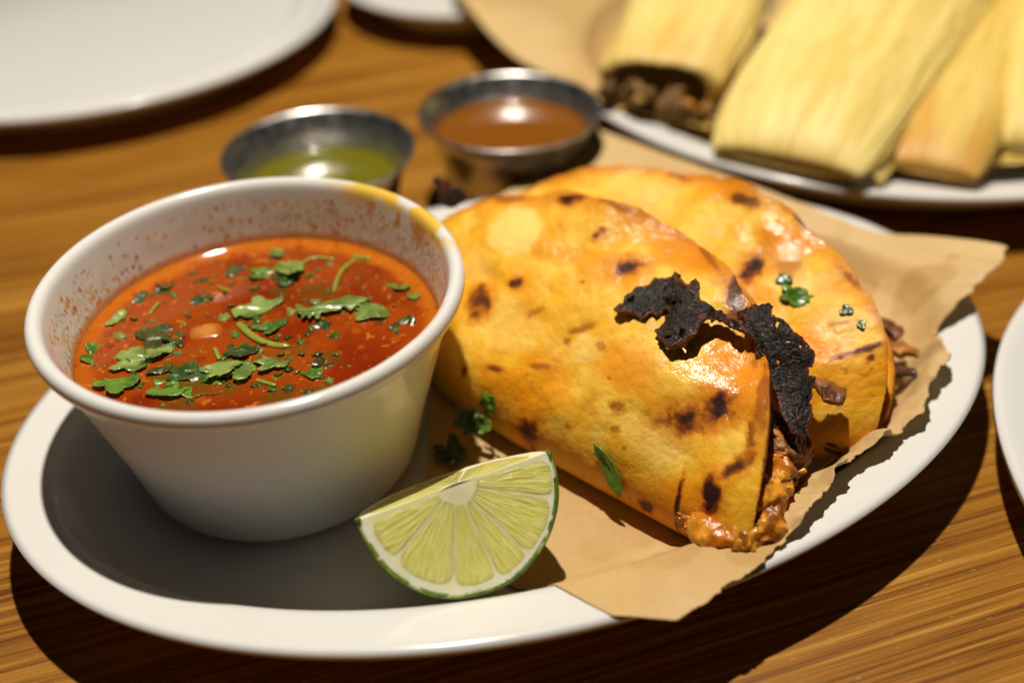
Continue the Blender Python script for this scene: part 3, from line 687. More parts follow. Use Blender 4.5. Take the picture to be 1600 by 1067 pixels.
def tortilla(parent, S, R, seed, spots, pale, orange, back_extra, pr=2.0):
    nu, nf, nb = 420, 250, 110
    ph = np.linspace(-math.pi / 2 * .995, math.pi / 2 * .995, nu); u = (R * np.sin(ph))[:, None]
    pp = np.where(u > 0, pr, 2.0); vm = R * np.clip(1 - (np.abs(u) / R) ** pp, 0, 1) ** (1 / pp)
    jag = 1 + .060 * (fbm(np.stack([ph * 4.2, 0 * ph], -1), 1, 3, seed + 2) - .5)[:, None] + .022 * (fbm(np.stack([ph * 22, 0 * ph], -1), 1, 3, seed + 3) - .5)[:, None]
    tf = np.linspace(1, 0, nf)[None, :] ** 1.25; tb = (np.linspace(0, 1, nb + 1)[None, 1:]) ** 1.25
    xf = tf * vm * jag / R
    xb = tb * (vm + back_extra(u)) / R
    Pf = S(np.broadcast_to(u, xf.shape), xf, 1); Pb = S(np.broadcast_to(u, xb.shape), xb, -1)
    V = np.concatenate([Pf, Pb], 1); k = nf + nb
    U = np.broadcast_to(u, (nu, k)); X = np.concatenate([xf, xb], 1) * R; side = np.r_[np.zeros(nf), np.ones(nb)][None, :]
    q = np.stack([U, X, 0 * X + side * 30], -1)
    n1, n2, n3 = fbm(q, .55, 4, seed + 20), fbm(q, 1.6, 4, seed + 21), fbm(q, 5.5, 3, seed + 22)
    C = mix(A(.86, .47, .030), A(.92, .59, .085), sstep(.35, .65, n2))
    C = mix(C, A(.84, .34, .006), .75 * sstep(.47, .66, n1))
    C = mix(C, A(.74, .23, .004), .5 * sstep(.58, .72, .6 * n1 + .4 * n2))
    C = mix(C, A(.74, .36, .035), .45 * sstep(.56, .70, n3))
    for (cu, cv, ru, rv, st) in orange:
        d = blotch(U, X, cu, cv, ru, rv, 0, int(abs(cu * 7 + cv * 3)) + 5, .9, 1.0); C = mix(C, A(.82, .27, .003), st * sstep(1.1, .4, d) * (1 - side))
    for (cu, cv, ru, rv, st) in pale:
        d = blotch(U, X, cu, cv, ru, rv, 0, int(abs(cu * 5 + cv * 9)) + 7, 1.1, 1.3); C = mix(C, A(.92, .66, .19), st * sstep(1.15, .75, d) * (1 - side))
    edge = 1 - X / np.maximum(np.concatenate([vm + 0 * xf, vm + back_extra(u) + 0 * xb], 1), .05)
    C = mix(C, A(.30, .075, .008), .55 * sstep(.045, .0, edge + .04 * (n2 - .5)) * sstep(.4, .6, n1 + .1))
    C = mix(C, A(.62, .19, .008), .62 * sstep(.11, .01, edge + .10 * (n2 - .5)))
    C = mix(C, A(.62, .22, .010), .5 * sstep(1.1, .3, X + .9 * (n1 - .5)))
    # little brown pinpricks
    pin = sstep(.90, .96, vnoise(q * 6.5, seed + 30)) * sstep(.5, .6, n1); C = mix(C, A(.34, .12, .012), .6 * pin)
    rg = .52 + .16 * (n2 - .5)
    oil = .08 + .22 * sstep(.45, .6, n1)
    for (cu, cv, ru, rv, st) in orange: oil = oil + (st > .85) * 1.0 * sstep(1.6, .5, blotch(U, X, cu, cv, ru, rv, 0, 3, .8, 1.5))
    for i, (cu, cv, ru, rv, rot, st) in enumerate(spots):
        if st >= .7: ru, rv = ru * 1.3, rv * 1.3
        d = blotch(U, X, cu, cv, ru, rv, rot, 40 + i + seed, 2.0, 1.1 / max(.12, min(1, .5 * (ru + rv)))) + .08
        C = mix(C, A(.66, .23, .008), .75 * min(1, st + .25) * sstep(2.1, 1.0, d) * (1 - side))
        C = mix(C, A(.25, .050, .005), min(1, st + .15) * sstep(1.25, .72, d) * (1 - side))
        C = mix(C, A(.030, .011, .006), (st > .55) * st * sstep(.88, .45, d) * (1 - side))
        rg = rg + .12 * sstep(1, .5, d) * (1 - side)
    o = mesh('tortilla', V.reshape(-1, 3), gridF(nu, k), M_tort, parent=parent, col=C.reshape(-1, 3), attrs={'rgh': np.clip(rg, .2, .8).ravel(), 'oil': (np.clip(oil, 0, 1) * (.5 + .5 * sstep(.4, .6, n3))).ravel()})
    solidify(o, .16, -1)
    return o
nhv = A(-math.sin(TAC), math.cos(TAC))
T1_F0 = A(7.79, -1.97) + .55 * nhv; T1_R = 7.28
S1, e1, nh1, nr1 = taco_surface(T1_F0, 1.05, math.radians(39), T1_R, -1.6, 1.35, .85, .030, 3, .068)
T2_F0 = A(7.79, -1.97) + 4.0 * nhv; T2_R = 7.28
S2, e2, nh2, nr2 = taco_surface(T2_F0, 1.10, math.radians(35), T2_R, -.98, 1.15, .9, .012, 13, .055, -1.15)
taco_1 = thing('taco', (*(T1_F0 - 1.6 * A(math.cos(TAC), math.sin(TAC))), .75), 'front folded taco with burnt cheese flaps, next to the lime wedge', 'taco', 'tacos on the oval platter')
taco_2 = thing('taco', (*(T2_F0 - .98 * A(math.cos(TAC), math.sin(TAC))), .75), 'rear folded taco leaning behind the front one, at the right end of the platter', 'taco', 'tacos on the oval platter')
SPOTS1 = []; PALE1 = []; ORANGE1 = []; SPOTS2 = []; PALE2 = []; ORANGE2 = []
SPOTS1 = [(-2.2, 6.75, .50, .26, .4, 1), (-.60, 6.25, .10, .10, 0, .8), (-.66, 6.05, .08, .12, 0, .7), (.78, 5.57, .36, .24, .3, .95), (-1.93, 3.69, .16, .16, 0, .75), (-2.75, 2.75, .28, .30, .4, .7), (-2.62, 2.35, .16, .2, 0, .6),
  (-.85, 3.25, .26, .14, .6, .35), (.68, 3.42, .36, .12, .8, .40), (.45, 2.92, .10, .10, 0, .5), (-1.17, 1.34, .30, .09, .3, .6), (.14, 1.99, .36, .07, .3, .45), (-2.13, .89, .1, .12, 0, .6), (1.53, 3.15, .18, .14, 0, .35),
  (4.72, 2.52, .72, .30, .55, .95), (5.22, 3.02, .36, .34, .8, 1), (2.78, 1.96, .18, .14, 0, .5), (2.98, 1.40, .12, .12, 0, .4), (6.35, 1.75, .46, .16, 1.0, .8), (6.05, 1.05, .22, .40, .3, 1),
  (5.28, .58, .06, .45, .2, .9), (4.4, .18, .2, .08, .2, .8), (6.35, 2.75, .14, .5, .4, .6), (.46, .44, .30, .26, .2, .7), (3.4, 1.1, .05, .05, 0, .4), (2.2, 2.5, .05, .05, 0, .4), (1.6, .95, .08, .06, 0, .5),
  (6.1, 3.75, .16, .8, .45, .5), (5.1, 5.0, .14, .6, .5, .45), (-4.2, 5.75, .7, .14, .55, .45), (-1.0, 7.1, .9, .10, 0, .4), (2.6, 6.7, .7, .12, -.5, .5), (3.9, 5.9, .16, .55, .5, .7), (-.1, 4.6, .06, .06, 0, .5), (1.9, 4.7, .06, .05, 0, .5)]
PALE1 = [(-3.1, 5.05, .95, .85, .95), (1.1, 3.0, .5, .4, .6), (-1.5, 2.6, 1.4, .8, .35), (4.1, 1.6, .9, .6, .45), (-3.6, 3.6, .8, .5, .35)]
ORANGE1 = [(5.2, 4.2, 1.5, 1.6, .9), (2.0, 6.4, 1.8, .6, .75), (2.6, 2.9, 1.5, .8, .7), (5.6, .6, 1.2, .8, .75), (0.2, 5.2, 1.6, .7, .6), (-.5, 1.0, 1.6, .6, .6), (-4.0, 5.9, 1.6, .5, .5)]
SPOTS2 = [(2.75, 5.2, .42, .5, .2, .35), (1.95, 4.75, .34, .46, .3, 1), (-1.64, 6.5, .6, .12, .1, .5), (.7, 6.5, .5, .2, 0, .6), (2.4, 6.25, .8, .16, -.4, .6), (5.9, 2.75, .46, .09, .5, .9), (6.1, 2.5, .1, .1, 0, .7), (-2.6, 6.4, .4, .1, 0, .5), (5.0, 3.6, .25, .08, .3, .3), (4.4, 5.1, .6, .12, -.7, .5)]
PALE2 = []; ORANGE2 = []
SPOTS1 = [(-2.2, 6.75, .50, .26, .4, 1), (-.60, 6.25, .10, .10, 0, .8), (-.66, 6.05, .08, .12, 0, .7), (.78, 5.57, .36, .24, .3, .95), (-1.93, 3.69, .16, .16, 0, .75), (-2.75, 2.75, .28, .30, .4, .7), (-2.62, 2.35, .16, .2, 0, .6),
  (-.85, 3.25, .26, .14, .6, .35), (.68, 3.42, .36, .12, .8, .40), (.45, 2.92, .10, .10, 0, .5), (-1.17, 1.34, .30, .09, .3, .6), (.14, 1.99, .36, .07, .3, .45), (-2.13, .89, .1, .12, 0, .6), (1.53, 3.15, .18, .14, 0, .35),
  (4.72, 2.52, .72, .30, .55, .95), (5.22, 3.02, .36, .34, .8, 1), (2.78, 1.96, .18, .14, 0, .5), (2.98, 1.40, .12, .12, 0, .4), (6.35, 1.75, .46, .16, 1.0, .8), (6.05, 1.05, .22, .40, .3, 1),
  (5.28, .58, .06, .45, .2, .9), (4.4, .18, .2, .08, .2, .8), (6.35, 2.75, .14, .5, .4, .6), (.46, .44, .30, .26, .2, .7), (3.4, 1.1, .05, .05, 0, .4), (2.2, 2.5, .05, .05, 0, .4), (1.6, .95, .08, .06, 0, .5),
  (6.1, 3.75, .16, .8, .45, .5), (5.1, 5.0, .14, .6, .5, .45), (-4.2, 5.75, .7, .14, .55, .45), (-1.0, 7.1, .9, .10, 0, .4), (2.6, 6.7, .7, .12, -.5, .5), (3.9, 5.9, .16, .55, .5, .7), (-.1, 4.6, .06, .06, 0, .5), (1.9, 4.7, .06, .05, 0, .5)]
PALE1 = [(-3.1, 5.05, .95, .85, .95), (1.1, 3.0, .5, .4, .6), (-1.5, 2.6, 1.4, .8, .35), (4.1, 1.6, .9, .6, .45), (-3.6, 3.6, .8, .5, .35)]
ORANGE1 = [(5.2, 4.2, 1.5, 1.6, .9), (2.0, 6.4, 1.8, .6, .75), (2.6, 2.9, 1.5, .8, .7), (5.6, .6, 1.2, .8, .75), (0.2, 5.2, 1.6, .7, .6), (-.5, 1.0, 1.6, .6, .6), (-4.0, 5.9, 1.6, .5, .5)]
SPOTS2 = [(3.15, 5.2, .42, .5, .2, .35), (2.35, 4.75, .30, .42, .3, 1), (-1.64, 6.8, .5, .12, .1, .5), (.9, 6.7, .5, .2, 0, .6), (2.7, 6.75, .7, .16, -.4, .6), (6.3, 2.75, .42, .09, .5, .9), (6.5, 2.5, .1, .1, 0, .7), (-2.6, 6.9, .3, .1, 0, .5), (5.4, 3.6, .25, .08, .3, .3), (4.9, 5.2, .5, .1, -.7, .5)]
PALE2 = [(3.4, 4.7, .7, .5, .7), (5.5, 3.5, .7, .6, .5), (-2.5, 5.9, 1.2, .6, .5)]
ORANGE2 = [(2.7, 6.0, 1.2, .6, .9), (5.1, 3.0, .8, .9, .8), (5.0, 4.9, .7, .6, .6), (3.0, 4.0, .8, .5, .6)]
tortilla(taco_1, S1, T1_R, 3, SPOTS1, PALE1, ORANGE1, lambda u: .15 + .75 * np.exp(-((u + 3.9) / 1.7) ** 2) * np.sqrt(np.clip(1 - (u / T1_R) ** 2, 0, 1)))
tortilla(taco_2, S2, T2_R, 13, SPOTS2, PALE2, ORANGE2, lambda u: .1 + 0 * u)
# burnt cheese skirts and filling
def crust(parent, poly, cell, place, seed, holes=(), name='burnt_cheese'):
    poly = np.asarray(poly, float); poly = resample(np.vstack([poly, poly[:1]]), 8 * len(poly))[:-1]
    poly = poly + .20 * (np.stack([fbm(poly, 3.5, 4, seed + 40, .7), fbm(poly, 3.5, 4, seed + 41, .7)], -1) - .5)
    P, F, e = sheet2d(poly, cell, holes)
    hk = fbm(P[F].mean(1), 3.2, 3, seed + 60); kp = ~((hk > .73) & (e[F].min(1) > .07)); F = F[kp]
    us = np.unique(F); rm = -np.ones(len(P), int); rm[us] = np.arange(len(us)); P, e, F = P[us], e[us], rm[F]
    V = place(P)
    t = np.stack([fbm(V, 1.6, 3, seed + k) - .5 for k in range(3)], -1)
    V = V + .30 * t + .12 * np.stack([fbm(V, 4.5, 4, seed + 9 + k, .65) - .5 for k in range(3)], -1)
    n1_ = fbm(V, 2.2, 4, seed + 20); n2_ = fbm(V, 6, 3, seed + 21)
    C = mix(A(.005, .003, .0022), A(.026, .008, .0035), sstep(.4, .65, n2_))
    C = mix(C, A(.16, .036, .005), .8 * sstep(.10, .0, e + .16 * (n1_ - .45)))
    C = mix(C, A(.22, .05, .006), .7 * sstep(.70, .78, n1_))
    o = mesh(name, V, F, M_char, parent=parent, col=C); solidify(o, .18, 0); return o
polyA = [(1.39, 4.21), (1.36, 4.6), (1.52, 4.9), (1.66, 5.27), (1.7, 5.49), (2.04, 5.77), (2.19, 5.88), (2.71, 5.65), (2.92, 5.55), (2.91, 5.74), (3.13, 5.7), (3.28, 5.34), (3.43, 5.22), (3.83, 5.29), (4.16, 5.28), (4.59, 5.25), (4.68, 5.0), (4.29, 5.02), (3.98, 5.05), (3.75, 4.85), (3.77, 4.58), (3.6, 4.17), (3.48, 3.89), (3.18, 3.85), (2.76, 4.2), (2.91, 4.43), (2.66, 4.80), (2.52, 4.52), (2.25, 4.5), (2.1, 4.32), (1.8, 4.38), (1.6, 4.2)]
def placeA(P):
    h = .24 + .34 * sstep(1.9, 3.6, P[:, 0]) + .10 * np.sin(P[:, 0] * 3.1 + P[:, 1] * 2.0)
    return S1(P[:, 0], P[:, 1] / T1_R, 1) + np.maximum(h, .2)[:, None] * nr1
crust(taco_1, polyA, .035, placeA, 3)
polyB = [(-.88, .66), (-.64, 1.14), (-.51, 1.26), (-.25, 1.17), (-.16, .95), (.25, .75), (.59, .48), (.96, .13), (.88, -.17), (.9, -.35), (1.08, -.42), (1.09, -.7), (1.06, -.95), (1.11, -1.31), (1.05, -1.75), (.91, -2.04), (.67, -1.93), (.51, -1.65), (.29, -1.31), (-.1, -.63), (-.26, -.28), (-.41, -.11), (-.5, .13), (-.77, .35)]
B_O, B_n, B_x, B_y = A(13.3, -1.7, 4.85), A(-.18, -.60, .78), A(.958, -.287, 0), A(.224, .747, .626)
def placeB(P):
    h = .22 - .22 * (P[:, 0] + .1) ** 2 + .10 * np.sin(P[:, 1] * 2.6)
    return B_O + P[:, :1] * B_x + P[:, 1:] * B_y + h[:, None] * B_n
crust(taco_1, polyB, .035, placeB, 23, holes=[[(.08, -.18), (.16, -.1), (.2, -.24), (.12, -.3)]])
def placeD(P):
    return A(12.55, -.55, 5.25) + P[:, :1] * A(.92, -.2, .05) + P[:, 1:] * B_y + .12 * np.sin(P[:, :1] * 4) * B_n
crust(taco_1, [(-.75, .08), (-.3, .02), (.1, .12), (.45, .30), (.6, .1), (.35, -.12), (0, -.14), (-.4, -.12), (-.7, -.1)], .03, placeD, 53)
def placeC(P): return A(4.75, 6.75, 5.0) + P[:, :1] * A(.95, -.1, .3) + P[:, 1:] * A(-.1, .3, .95) + (.3 * P[:, 0] ** 2)[:, None] * A(0, -1, .2)
crust(taco_1, [(-.35, -.1), (-.25, .35), (-.32, .55), (-.1, .6), (.02, .4), (-.05, .1), (.2, .22), (.5, .2), (.7, .05), (.6, -.3), (0, -.35)], .04, placeC, 33)

def shred(parent, pts, r, seed, flat=.6, tone=0, name='meat_shred'):
    n, sg = 48, 18
    V, F, Cn = tube(pts, r * (1 + .3 * np.sin(np.linspace(0, 9, n) + seed)), sg, n, flat)
    ang = np.tile(np.linspace(0, 2 * math.pi, sg, endpoint=False), n); al = np.repeat(np.linspace(0, 1, n), sg)
    ctr = np.repeat(Cn, sg, 0)
    rid = fbm(np.stack([np.cos(ang) * 2.2 + seed, np.sin(ang) * 2.2, al * 2.5], -1), 1.6, 3, seed)
    V = ctr + (V - ctr) * (.30 + 1.45 * rid)[:, None] + .26 * np.stack([fbm(V, 2.6, 3, seed + k) - .5 for k in range(3)], -1)
    a, b = [(A(.12, .034, .008), A(.32, .11, .022)), (A(.30, .095, .012), A(.55, .22, .026)), (A(.040, .014, .005), A(.13, .045, .012))][tone]
    return mesh(name, V, F, M_meat, parent=parent, col=mix(a, b, sstep(.35, .65, rid)))
SH_OFF = A(-.30, .22, 0)
SH1 = [([(12.9, -3.2, 3.5), (13.3, -3.9, 3.0), (13.2, -4.8, 2.5)], .24, 1), ([(13.5, -2.6, 3.4), (13.9, -3.4, 3.0), (13.7, -4.3, 2.6)], .26, 0), ([(13.9, -2.5, 3.3), (14.3, -3.1, 3.0), (14.0, -3.9, 2.6)], .22, 1),
       ([(12.6, -3.6, 2.9), (12.9, -4.4, 2.5), (12.7, -5.2, 2.45)], .26, 2), ([(13.2, -3.0, 2.7), (13.5, -3.9, 2.4), (13.2, -4.9, 2.4)], .3, 0), ([(12.2, -3.4, 2.6), (12.5, -4.3, 2.3), (12.2, -5.2, 2.4)], .32, 2),
       ([(13.0, -2.0, 3.9), (13.4, -2.9, 3.5), (13.6, -3.6, 3.1)], .22, 2), ([(12.6, -4.5, 2.5), (12.75, -5.0, 2.6), (12.55, -5.5, 2.5)], .27, 1), ([(14.2, -2.2, 2.9), (14.4, -3.0, 2.6), (14.2, -3.6, 2.4)], .24, 0),
       ([(12.4, -2.6, 3.3), (12.9, -3.4, 2.6), (12.8, -4.4, 2.3)], .36, 2), ([(11.4, -3.2, 2.3), (12.0, -4.2, 2.1), (12.1, -5.1, 2.2)], .4, 2)]
rs = random.Random(5)
for i, (p, r_, tn) in enumerate(SH1):
    p = [A(*v_) + SH_OFF for v_ in p]
    shred(taco_1, p, r_ * .8, 50 + i, .7, tn)
    for k in range(2 if i % 2 else 1):
        o_ = A(rs.uniform(-.3, .3), rs.uniform(-.3, .3), rs.uniform(-.05, .3)); w_ = A(rs.uniform(-.25, .25), rs.uniform(-.25, .25), rs.uniform(-.1, .2))
        shred(taco_1, [A(*p[0]) + o_, A(*p[1]) + o_ + w_, A(*p[2]) + o_ * .6 - w_], r_ * rs.uniform(.32, .5), 150 + i * 5 + k, .6, (tn + k) % 3)
for i, (c_, sz, rot, tn) in enumerate([((13.55, -3.35, 2.95), (.55, .80, .55), .5, 0), ((13.15, -4.35, 2.65), (.42, .70, .45), .3, 1), ((13.95, -2.75, 2.85), (.45, .55, .5), .9, 0), ((12.75, -3.7, 2.6), (.5, .9, .5), .3, 2), ((12.85, -5.0, 2.55), (.34, .42, .3), 0, 1)]):
    c_ = A(*c_) + SH_OFF
    V, F = rounded_block(c_, sz, rot, 90 + i, 40, 2.4)
    g_ = fbm(V * A(5.5, 1.6, 3.0), 1, 4, 95 + i, .6)
    V = V + .38 * np.stack([fbm(V, 1.6, 4, 97 + i + k, .6) - .5 for k in range(3)], -1); V = c_ + (V - A(*c_)) * (.72 + .55 * g_)[:, None]
    a_, b_ = [(A(.10, .028, .007), A(.36, .13, .025)), (A(.36, .12, .012), A(.66, .28, .03)), (A(.04, .014, .005), A(.15, .05, .012))][tn]
    mesh('meat_chunk', V, F, M_meat, parent=taco_1, col=mix(a_, b_, sstep(.35, .65, g_)))
CH = [([(11.15, -5.0, 2.05), (11.75, -5.5, 2.3), (12.5, -5.75, 2.5)], .36), ([(10.8, -4.7, 1.95), (11.05, -5.05, 2.2)], .17), ([(12.0, -5.6, 2.4), (12.5, -5.8, 2.5), (13.0, -5.3, 2.6)], .36), ([(12.1, -4.75, 2.75), (12.65, -4.95, 2.85), (13.15, -4.5, 2.8)], .40),
      ([(12.35, -4.2, 3.1), (12.75, -4.6, 2.9), (12.95, -5.2, 2.6)], .36), ([(12.9, -3.7, 3.25), (13.25, -4.1, 3.0), (13.3, -4.6, 2.7)], .32), ([(13.3, -3.2, 3.2), (13.65, -3.5, 3.0), (13.75, -3.95, 2.7)], .28)]
for i, (p, r_) in enumerate(CH):
    p = [A(*v_) + .5 * SH_OFF for v_ in p]
    V, F, Cn = tube(p, r_ * (1 + .2 * np.sin(np.linspace(0, 7, 60) + i)), 40, 60, .8)
    V = V + .50 * np.stack([fbm(V, 2.0, 5, 80 + i + k, .58) - .5 for k in range(3)], -1)
    C = mix(A(.56, .17, .007), A(.82, .38, .03), sstep(.35, .65, fbm(V, 2, 3, 7 + i))); C = mix(C, A(.20, .050, .008), .8 * sstep(.52, .64, fbm(V, 2.6, 4, 9 + i)))
    mesh('melted_cheese', V, F, M_tort, parent=taco_1, col=C, attrs={'rgh': np.full(len(V), .4), 'oil': np.full(len(V), .75)})
SH2 = [([(14.1, -1.9, 3.6), (14.7, -2.0, 3.75), (15.4, -2.35, 3.6)], .26, 0), ([(17.3, 1.0, 2.5), (17.9, 1.1, 2.5), (18.6, .9, 2.3)], .24, 1), ([(16.9, .2, 2.4), (17.6, .5, 2.2), (18.4, .3, 2.1)], .22, 2), ([(16.4, -1.2, 2.2), (17.0, -.6, 2.0), (17.5, .2, 2.0)], .26, 0),
       ([(15.0, -2.0, 2.1), (15.6, -2.1, 1.9), (16.2, -1.6, 1.9)], .3, 2), ([(17.0, 1.6, 2.9), (17.7, 2.0, 2.7), (18.3, 1.7, 2.4)], .24, 0), ([(16.0, -.4, 2.4), (16.6, .2, 2.3), (17.0, 1.2, 2.5)], .4, 2)]
for i, (p, r_, tn) in enumerate(SH2): shred(taco_2, [A(*v_) + A(-.25, .25, .1) for v_ in p], r_, 70 + i, .55, tn)

# herbs stuck on the tacos
HG = 'herbs stuck on the tacos'
def on_taco(S, R, u, v, off=.06):
    f = lambda a, b: S(np.array([a]), np.array([b / R]), 1)[0]
    p = f(u, v); n_ = nrm(np.cross(f(u + .3, v) - f(u - .3, v), f(u, v + .25) - f(u, max(v - .25, .02))))
    if n_[1] > 0 and n_[2] < 0: n_ = -n_
    return tuple(p + (off + .17) * n_), tuple(n_)
q_p, q_n = on_taco(S1, T1_R, 3.1, 0.62, 0.07); leaf('cilantro_leaf', q_p, 1.75, 0, 'chop', 301, 'mid', 'long narrow green leaf stuck low on the front taco', width=.42, normal=q_n, xdir=(.48, -.42, -.77), curl=.05, group=HG)
q_p, q_n = on_taco(S1, T1_R, -0.95, 0.55, 0.1); leaf('cilantro_leaf', q_p, .85, 0, 'fan', 302, 'mid', 'bright leaf stuck on the front taco near the bowl', width=1, normal=q_n, xdir=(.3, -.5, .8), curl=.2, group=HG)
leaf('cilantro_leaf', (5.75, -.42, 1.72), .7, 0, 'tri', 303, 'pale', 'pale wet leaf under the bright leaf on the front taco', width=1, normal=(-.5, -.7, .7), xdir=(.9, -.3, .2), curl=.15, group=HG)
leaf('cilantro_leaf', (5.35, -.15, 1.55), .9, 40, 'fan', 304, 'dark', 'dark leaf in the shade between the bowl and the front taco', width=1, normal=(-.4, -.6, .8), curl=.25, group=HG)
leaf('cilantro_leaf', (4.75, -.75, 1.05), 1.1, -70, 'fan', 305, 'dark', 'dark leaf lying on the paper beside the bowl', width=1, normal=(-.1, -.3, 1), curl=.2, group=HG)
q_p, q_n = on_taco(S2, T2_R, 3.9, 4.2, 0.08); leaf('cilantro_leaf', q_p, 1.15, 0, 'fan', 306, 'mid', 'green leaf on the rear taco right of the upright burnt flap', width=.7, normal=q_n, xdir=(.9, -.3, .1), curl=.12, group=HG)
q_p, q_n = on_taco(S2, T2_R, 3.35, 4.6, 0.06); leaf('cilantro_leaf', q_p, .55, 0, 'tri', 307, 'dark', 'small dark leaf bit left of the green leaf on the rear taco', width=.8, normal=q_n, xdir=(.7, -.5, .1), curl=.1, group=HG)
q_p, q_n = on_taco(S2, T2_R, 5.35, 4.0, 0.04); leaf('cilantro_leaf', q_p, .40, 0, 'tri', 308, 'dark', 'tiny dark leaf bit on the right part of the rear taco', width=.9, normal=q_n, xdir=(.7, -.5, .1), curl=.1, group=HG)
q_p, q_n = on_taco(S2, T2_R, 5.9, 3.55, 0.04); leaf('cilantro_leaf', q_p, .38, 0, 'chop', 309, 'mid', 'green leaf bit at the right rim of the rear taco', width=.9, normal=q_n, xdir=(.5, -.7, .1), curl=.1, group=HG)
# ------------------------------------------------------------------ lime wedge
def make_lime():
    c = A(5.24, -4.98, 3.85)
    eL, eR = A(2.87, -5.39, 3.5), A(7.49, -3.57, 3.5)
    e = nrm(A(4.62, 1.82, .30)); d = nrm(A(.02, -1.93, -1.9)); d = nrm(d - e * (d @ e)); n = np.cross(d, e)
    if n @ (A(*CAM_POS) - c) < 0: n = -n
    root = thing('lime_wedge', (5.3, -4.4, .8), 'cut lime wedge showing pale green flesh, in front of the tacos', 'lime')
    R, RD, RB = 2.46, 2.62, 2.85     # half width, face depth, depth behind the face
    # region: p = c + x e + y d - w n ; face w=0 ; back face leans a bit: y >= lean*w
    lean = -.10
    def outer(th, ps):
        """th 0..pi around the face rim (from right tip over the bottom to left tip), ps 0..pi/2 from face rim to the back"""
        x = R * np.cos(th) * np.cos(ps) ; y = RD * np.sin(th)
        return x, y
    # rind: sweep of half discs around axis e: angle b from d (b=0) to -n (b=bmax)
    bmax = math.radians(96)
    nb_, nt_ = 90, 150
    b = np.linspace(0, bmax, nb_)[:, None]; t = np.linspace(0, math.pi, nt_)[None, :]
    def rad(tt): return 1 + .035 * (fbm(np.stack([tt * 1.1, 0 * tt], -1), 1, 2, 3) - .5)
    rr = (RD * np.cos(b) ** 2 + RB * np.sin(b) ** 2)
    rf = rad(t)
    wob = 1 + .012 * (fbm(np.stack([np.broadcast_to(b * 3, (nb_, nt_)), np.broadcast_to(t * 3, (nb_, nt_))], -1), 1, 3, 8) - .5)
    X = R * np.cos(t) * rf * wob + 0 * b; Rr = rr * np.sin(t) ** .92 * rf * wob
    P = c + X[..., None] * e + (Rr * np.cos(b))[..., None] * d - (Rr * np.sin(b))[..., None] * n
    q = P.reshape(-1, 3)
    gl = vnoise(q * 9, 4); C = mix(A(.10, .185, .010), A(.20, .29, .02), sstep(.3, .8, fbm(q, 1.0, 3, 2)))
    C = mix(C, A(.05, .11, .008), .6 * sstep(.62, .75, gl))
    o = mesh('rind', q, gridF(nb_, nt_), M_rind, parent=root, col=C); solidify(o, .12, 1)
    # pith faces (two cut planes), polar grids
    def face(b0, sgn, RDf):
        ax = math.cos(b0) * d - math.sin(b0) * n; out = (n if sgn > 0 else nrm(-math.sin(b0) * d - math.cos(b0) * n))
        k = np.linspace(0, .992, 70)[:, None]; tt = np.linspace(0, math.pi, 160)[None, :]
        Xf = R * np.cos(tt) * rad(tt) * k; Yf = RDf * np.sin(tt) ** .92 * rad(tt) * k
        h = .008 * (fbm(np.stack([Xf, Yf], -1), 2.0, 3, 6) - .5)
        # raised bright core
        h = h + .05 * np.exp(-(np.hypot(Xf, Yf) / .35) ** 2)
        Pp = c + Xf[..., None] * e + Yf[..., None] * ax + h[..., None] * out
        kk = np.broadcast_to(k, Xf.shape)
        Cc = mix(A(.88, .86, .56), A(.94, .92, .72), sstep(.3, .7, fbm(np.stack([Xf, Yf], -1), 2.5, 3, 16)))
        Cc = mix(A(.93, .90, .52), Cc, np.maximum(sstep(.84, .93, kk), sstep(.16, .06, kk)))
        Cc = mix(Cc, A(.22, .34, .03), sstep(.955, .985, kk + .012 * (vnoise(np.stack([tt * 40 + 0 * k, 0 * Xf], -1), 5) - .5)))
        F = gridF(70, 160); 
        mesh('pith', Pp.reshape(-1, 3), F, M_pith, parent=root, col=Cc.reshape(-1, 3))
        return ax, out
    def seg(ax, out, RDf, t0, t1, k0, k1, seed, bulge=.07):
        na, nk = 46, 60
        a_ = np.linspace(-1, 1, na)[None, :]; k_ = np.linspace(0, 1, nk)[:, None]
        half = (t1 - t0) / 2; midt = (t0 + t1) / 2
        gap = .012
        kk = k0 + (k1 - k0) * k_
        # keep a constant gap to the membranes, rounded outer corners
        hw = np.maximum(half - .011 / np.maximum(kk * 2.4, .12), .02) * (1 - .08 * sstep(.85, 1.0, k_) ** 2) * (1 - .0 * k_)
        tt = midt + a_ * hw + .02 * (fbm(np.stack([k_ * 4 + 0 * a_, a_ * 0 + seed + 0 * k_], -1), 1, 2, seed) - .5)
        kk = kk - .045 * np.abs(a_) ** 5 * sstep(.6, 1, k_) + .02 * (fbm(np.stack([a_ * 2 + seed + 0 * k_, k_ * 0 + 0 * a_], -1), 1, 2, seed) - .5) * k_
        Xf = R * np.cos(tt) * rad(tt) * kk; Yf = RDf * np.clip(np.sin(tt), 0, 1) ** .92 * rad(tt) * kk
        prof = np.clip(1 - np.abs(a_) ** 16, 0, 1) * np.clip(np.minimum(k_ / .12, (1 - k_) / .06), 0, 1) ** .5
        fib = fbm(np.stack([kk * 3.0, tt * 16 + seed], -1), 1, 3, seed + 4) - .5
        h = -.004 + (bulge * .20 + .016 * fib) * prof
        Pp = c + Xf[..., None] * e + Yf[..., None] * ax + h[..., None] * out
        mesh('pulp_segment', Pp.reshape(-1, 3), gridF(nk, na), M_pulp, parent=root, uv=np.stack([kk.ravel() * 3, (tt + 0 * kk).ravel() * 1.6 + seed], -1))
    ax, out = face(0, 1, RD)
    cuts = [0.03, .40, 1.05, 1.46, 1.95, 2.66, 3.11]
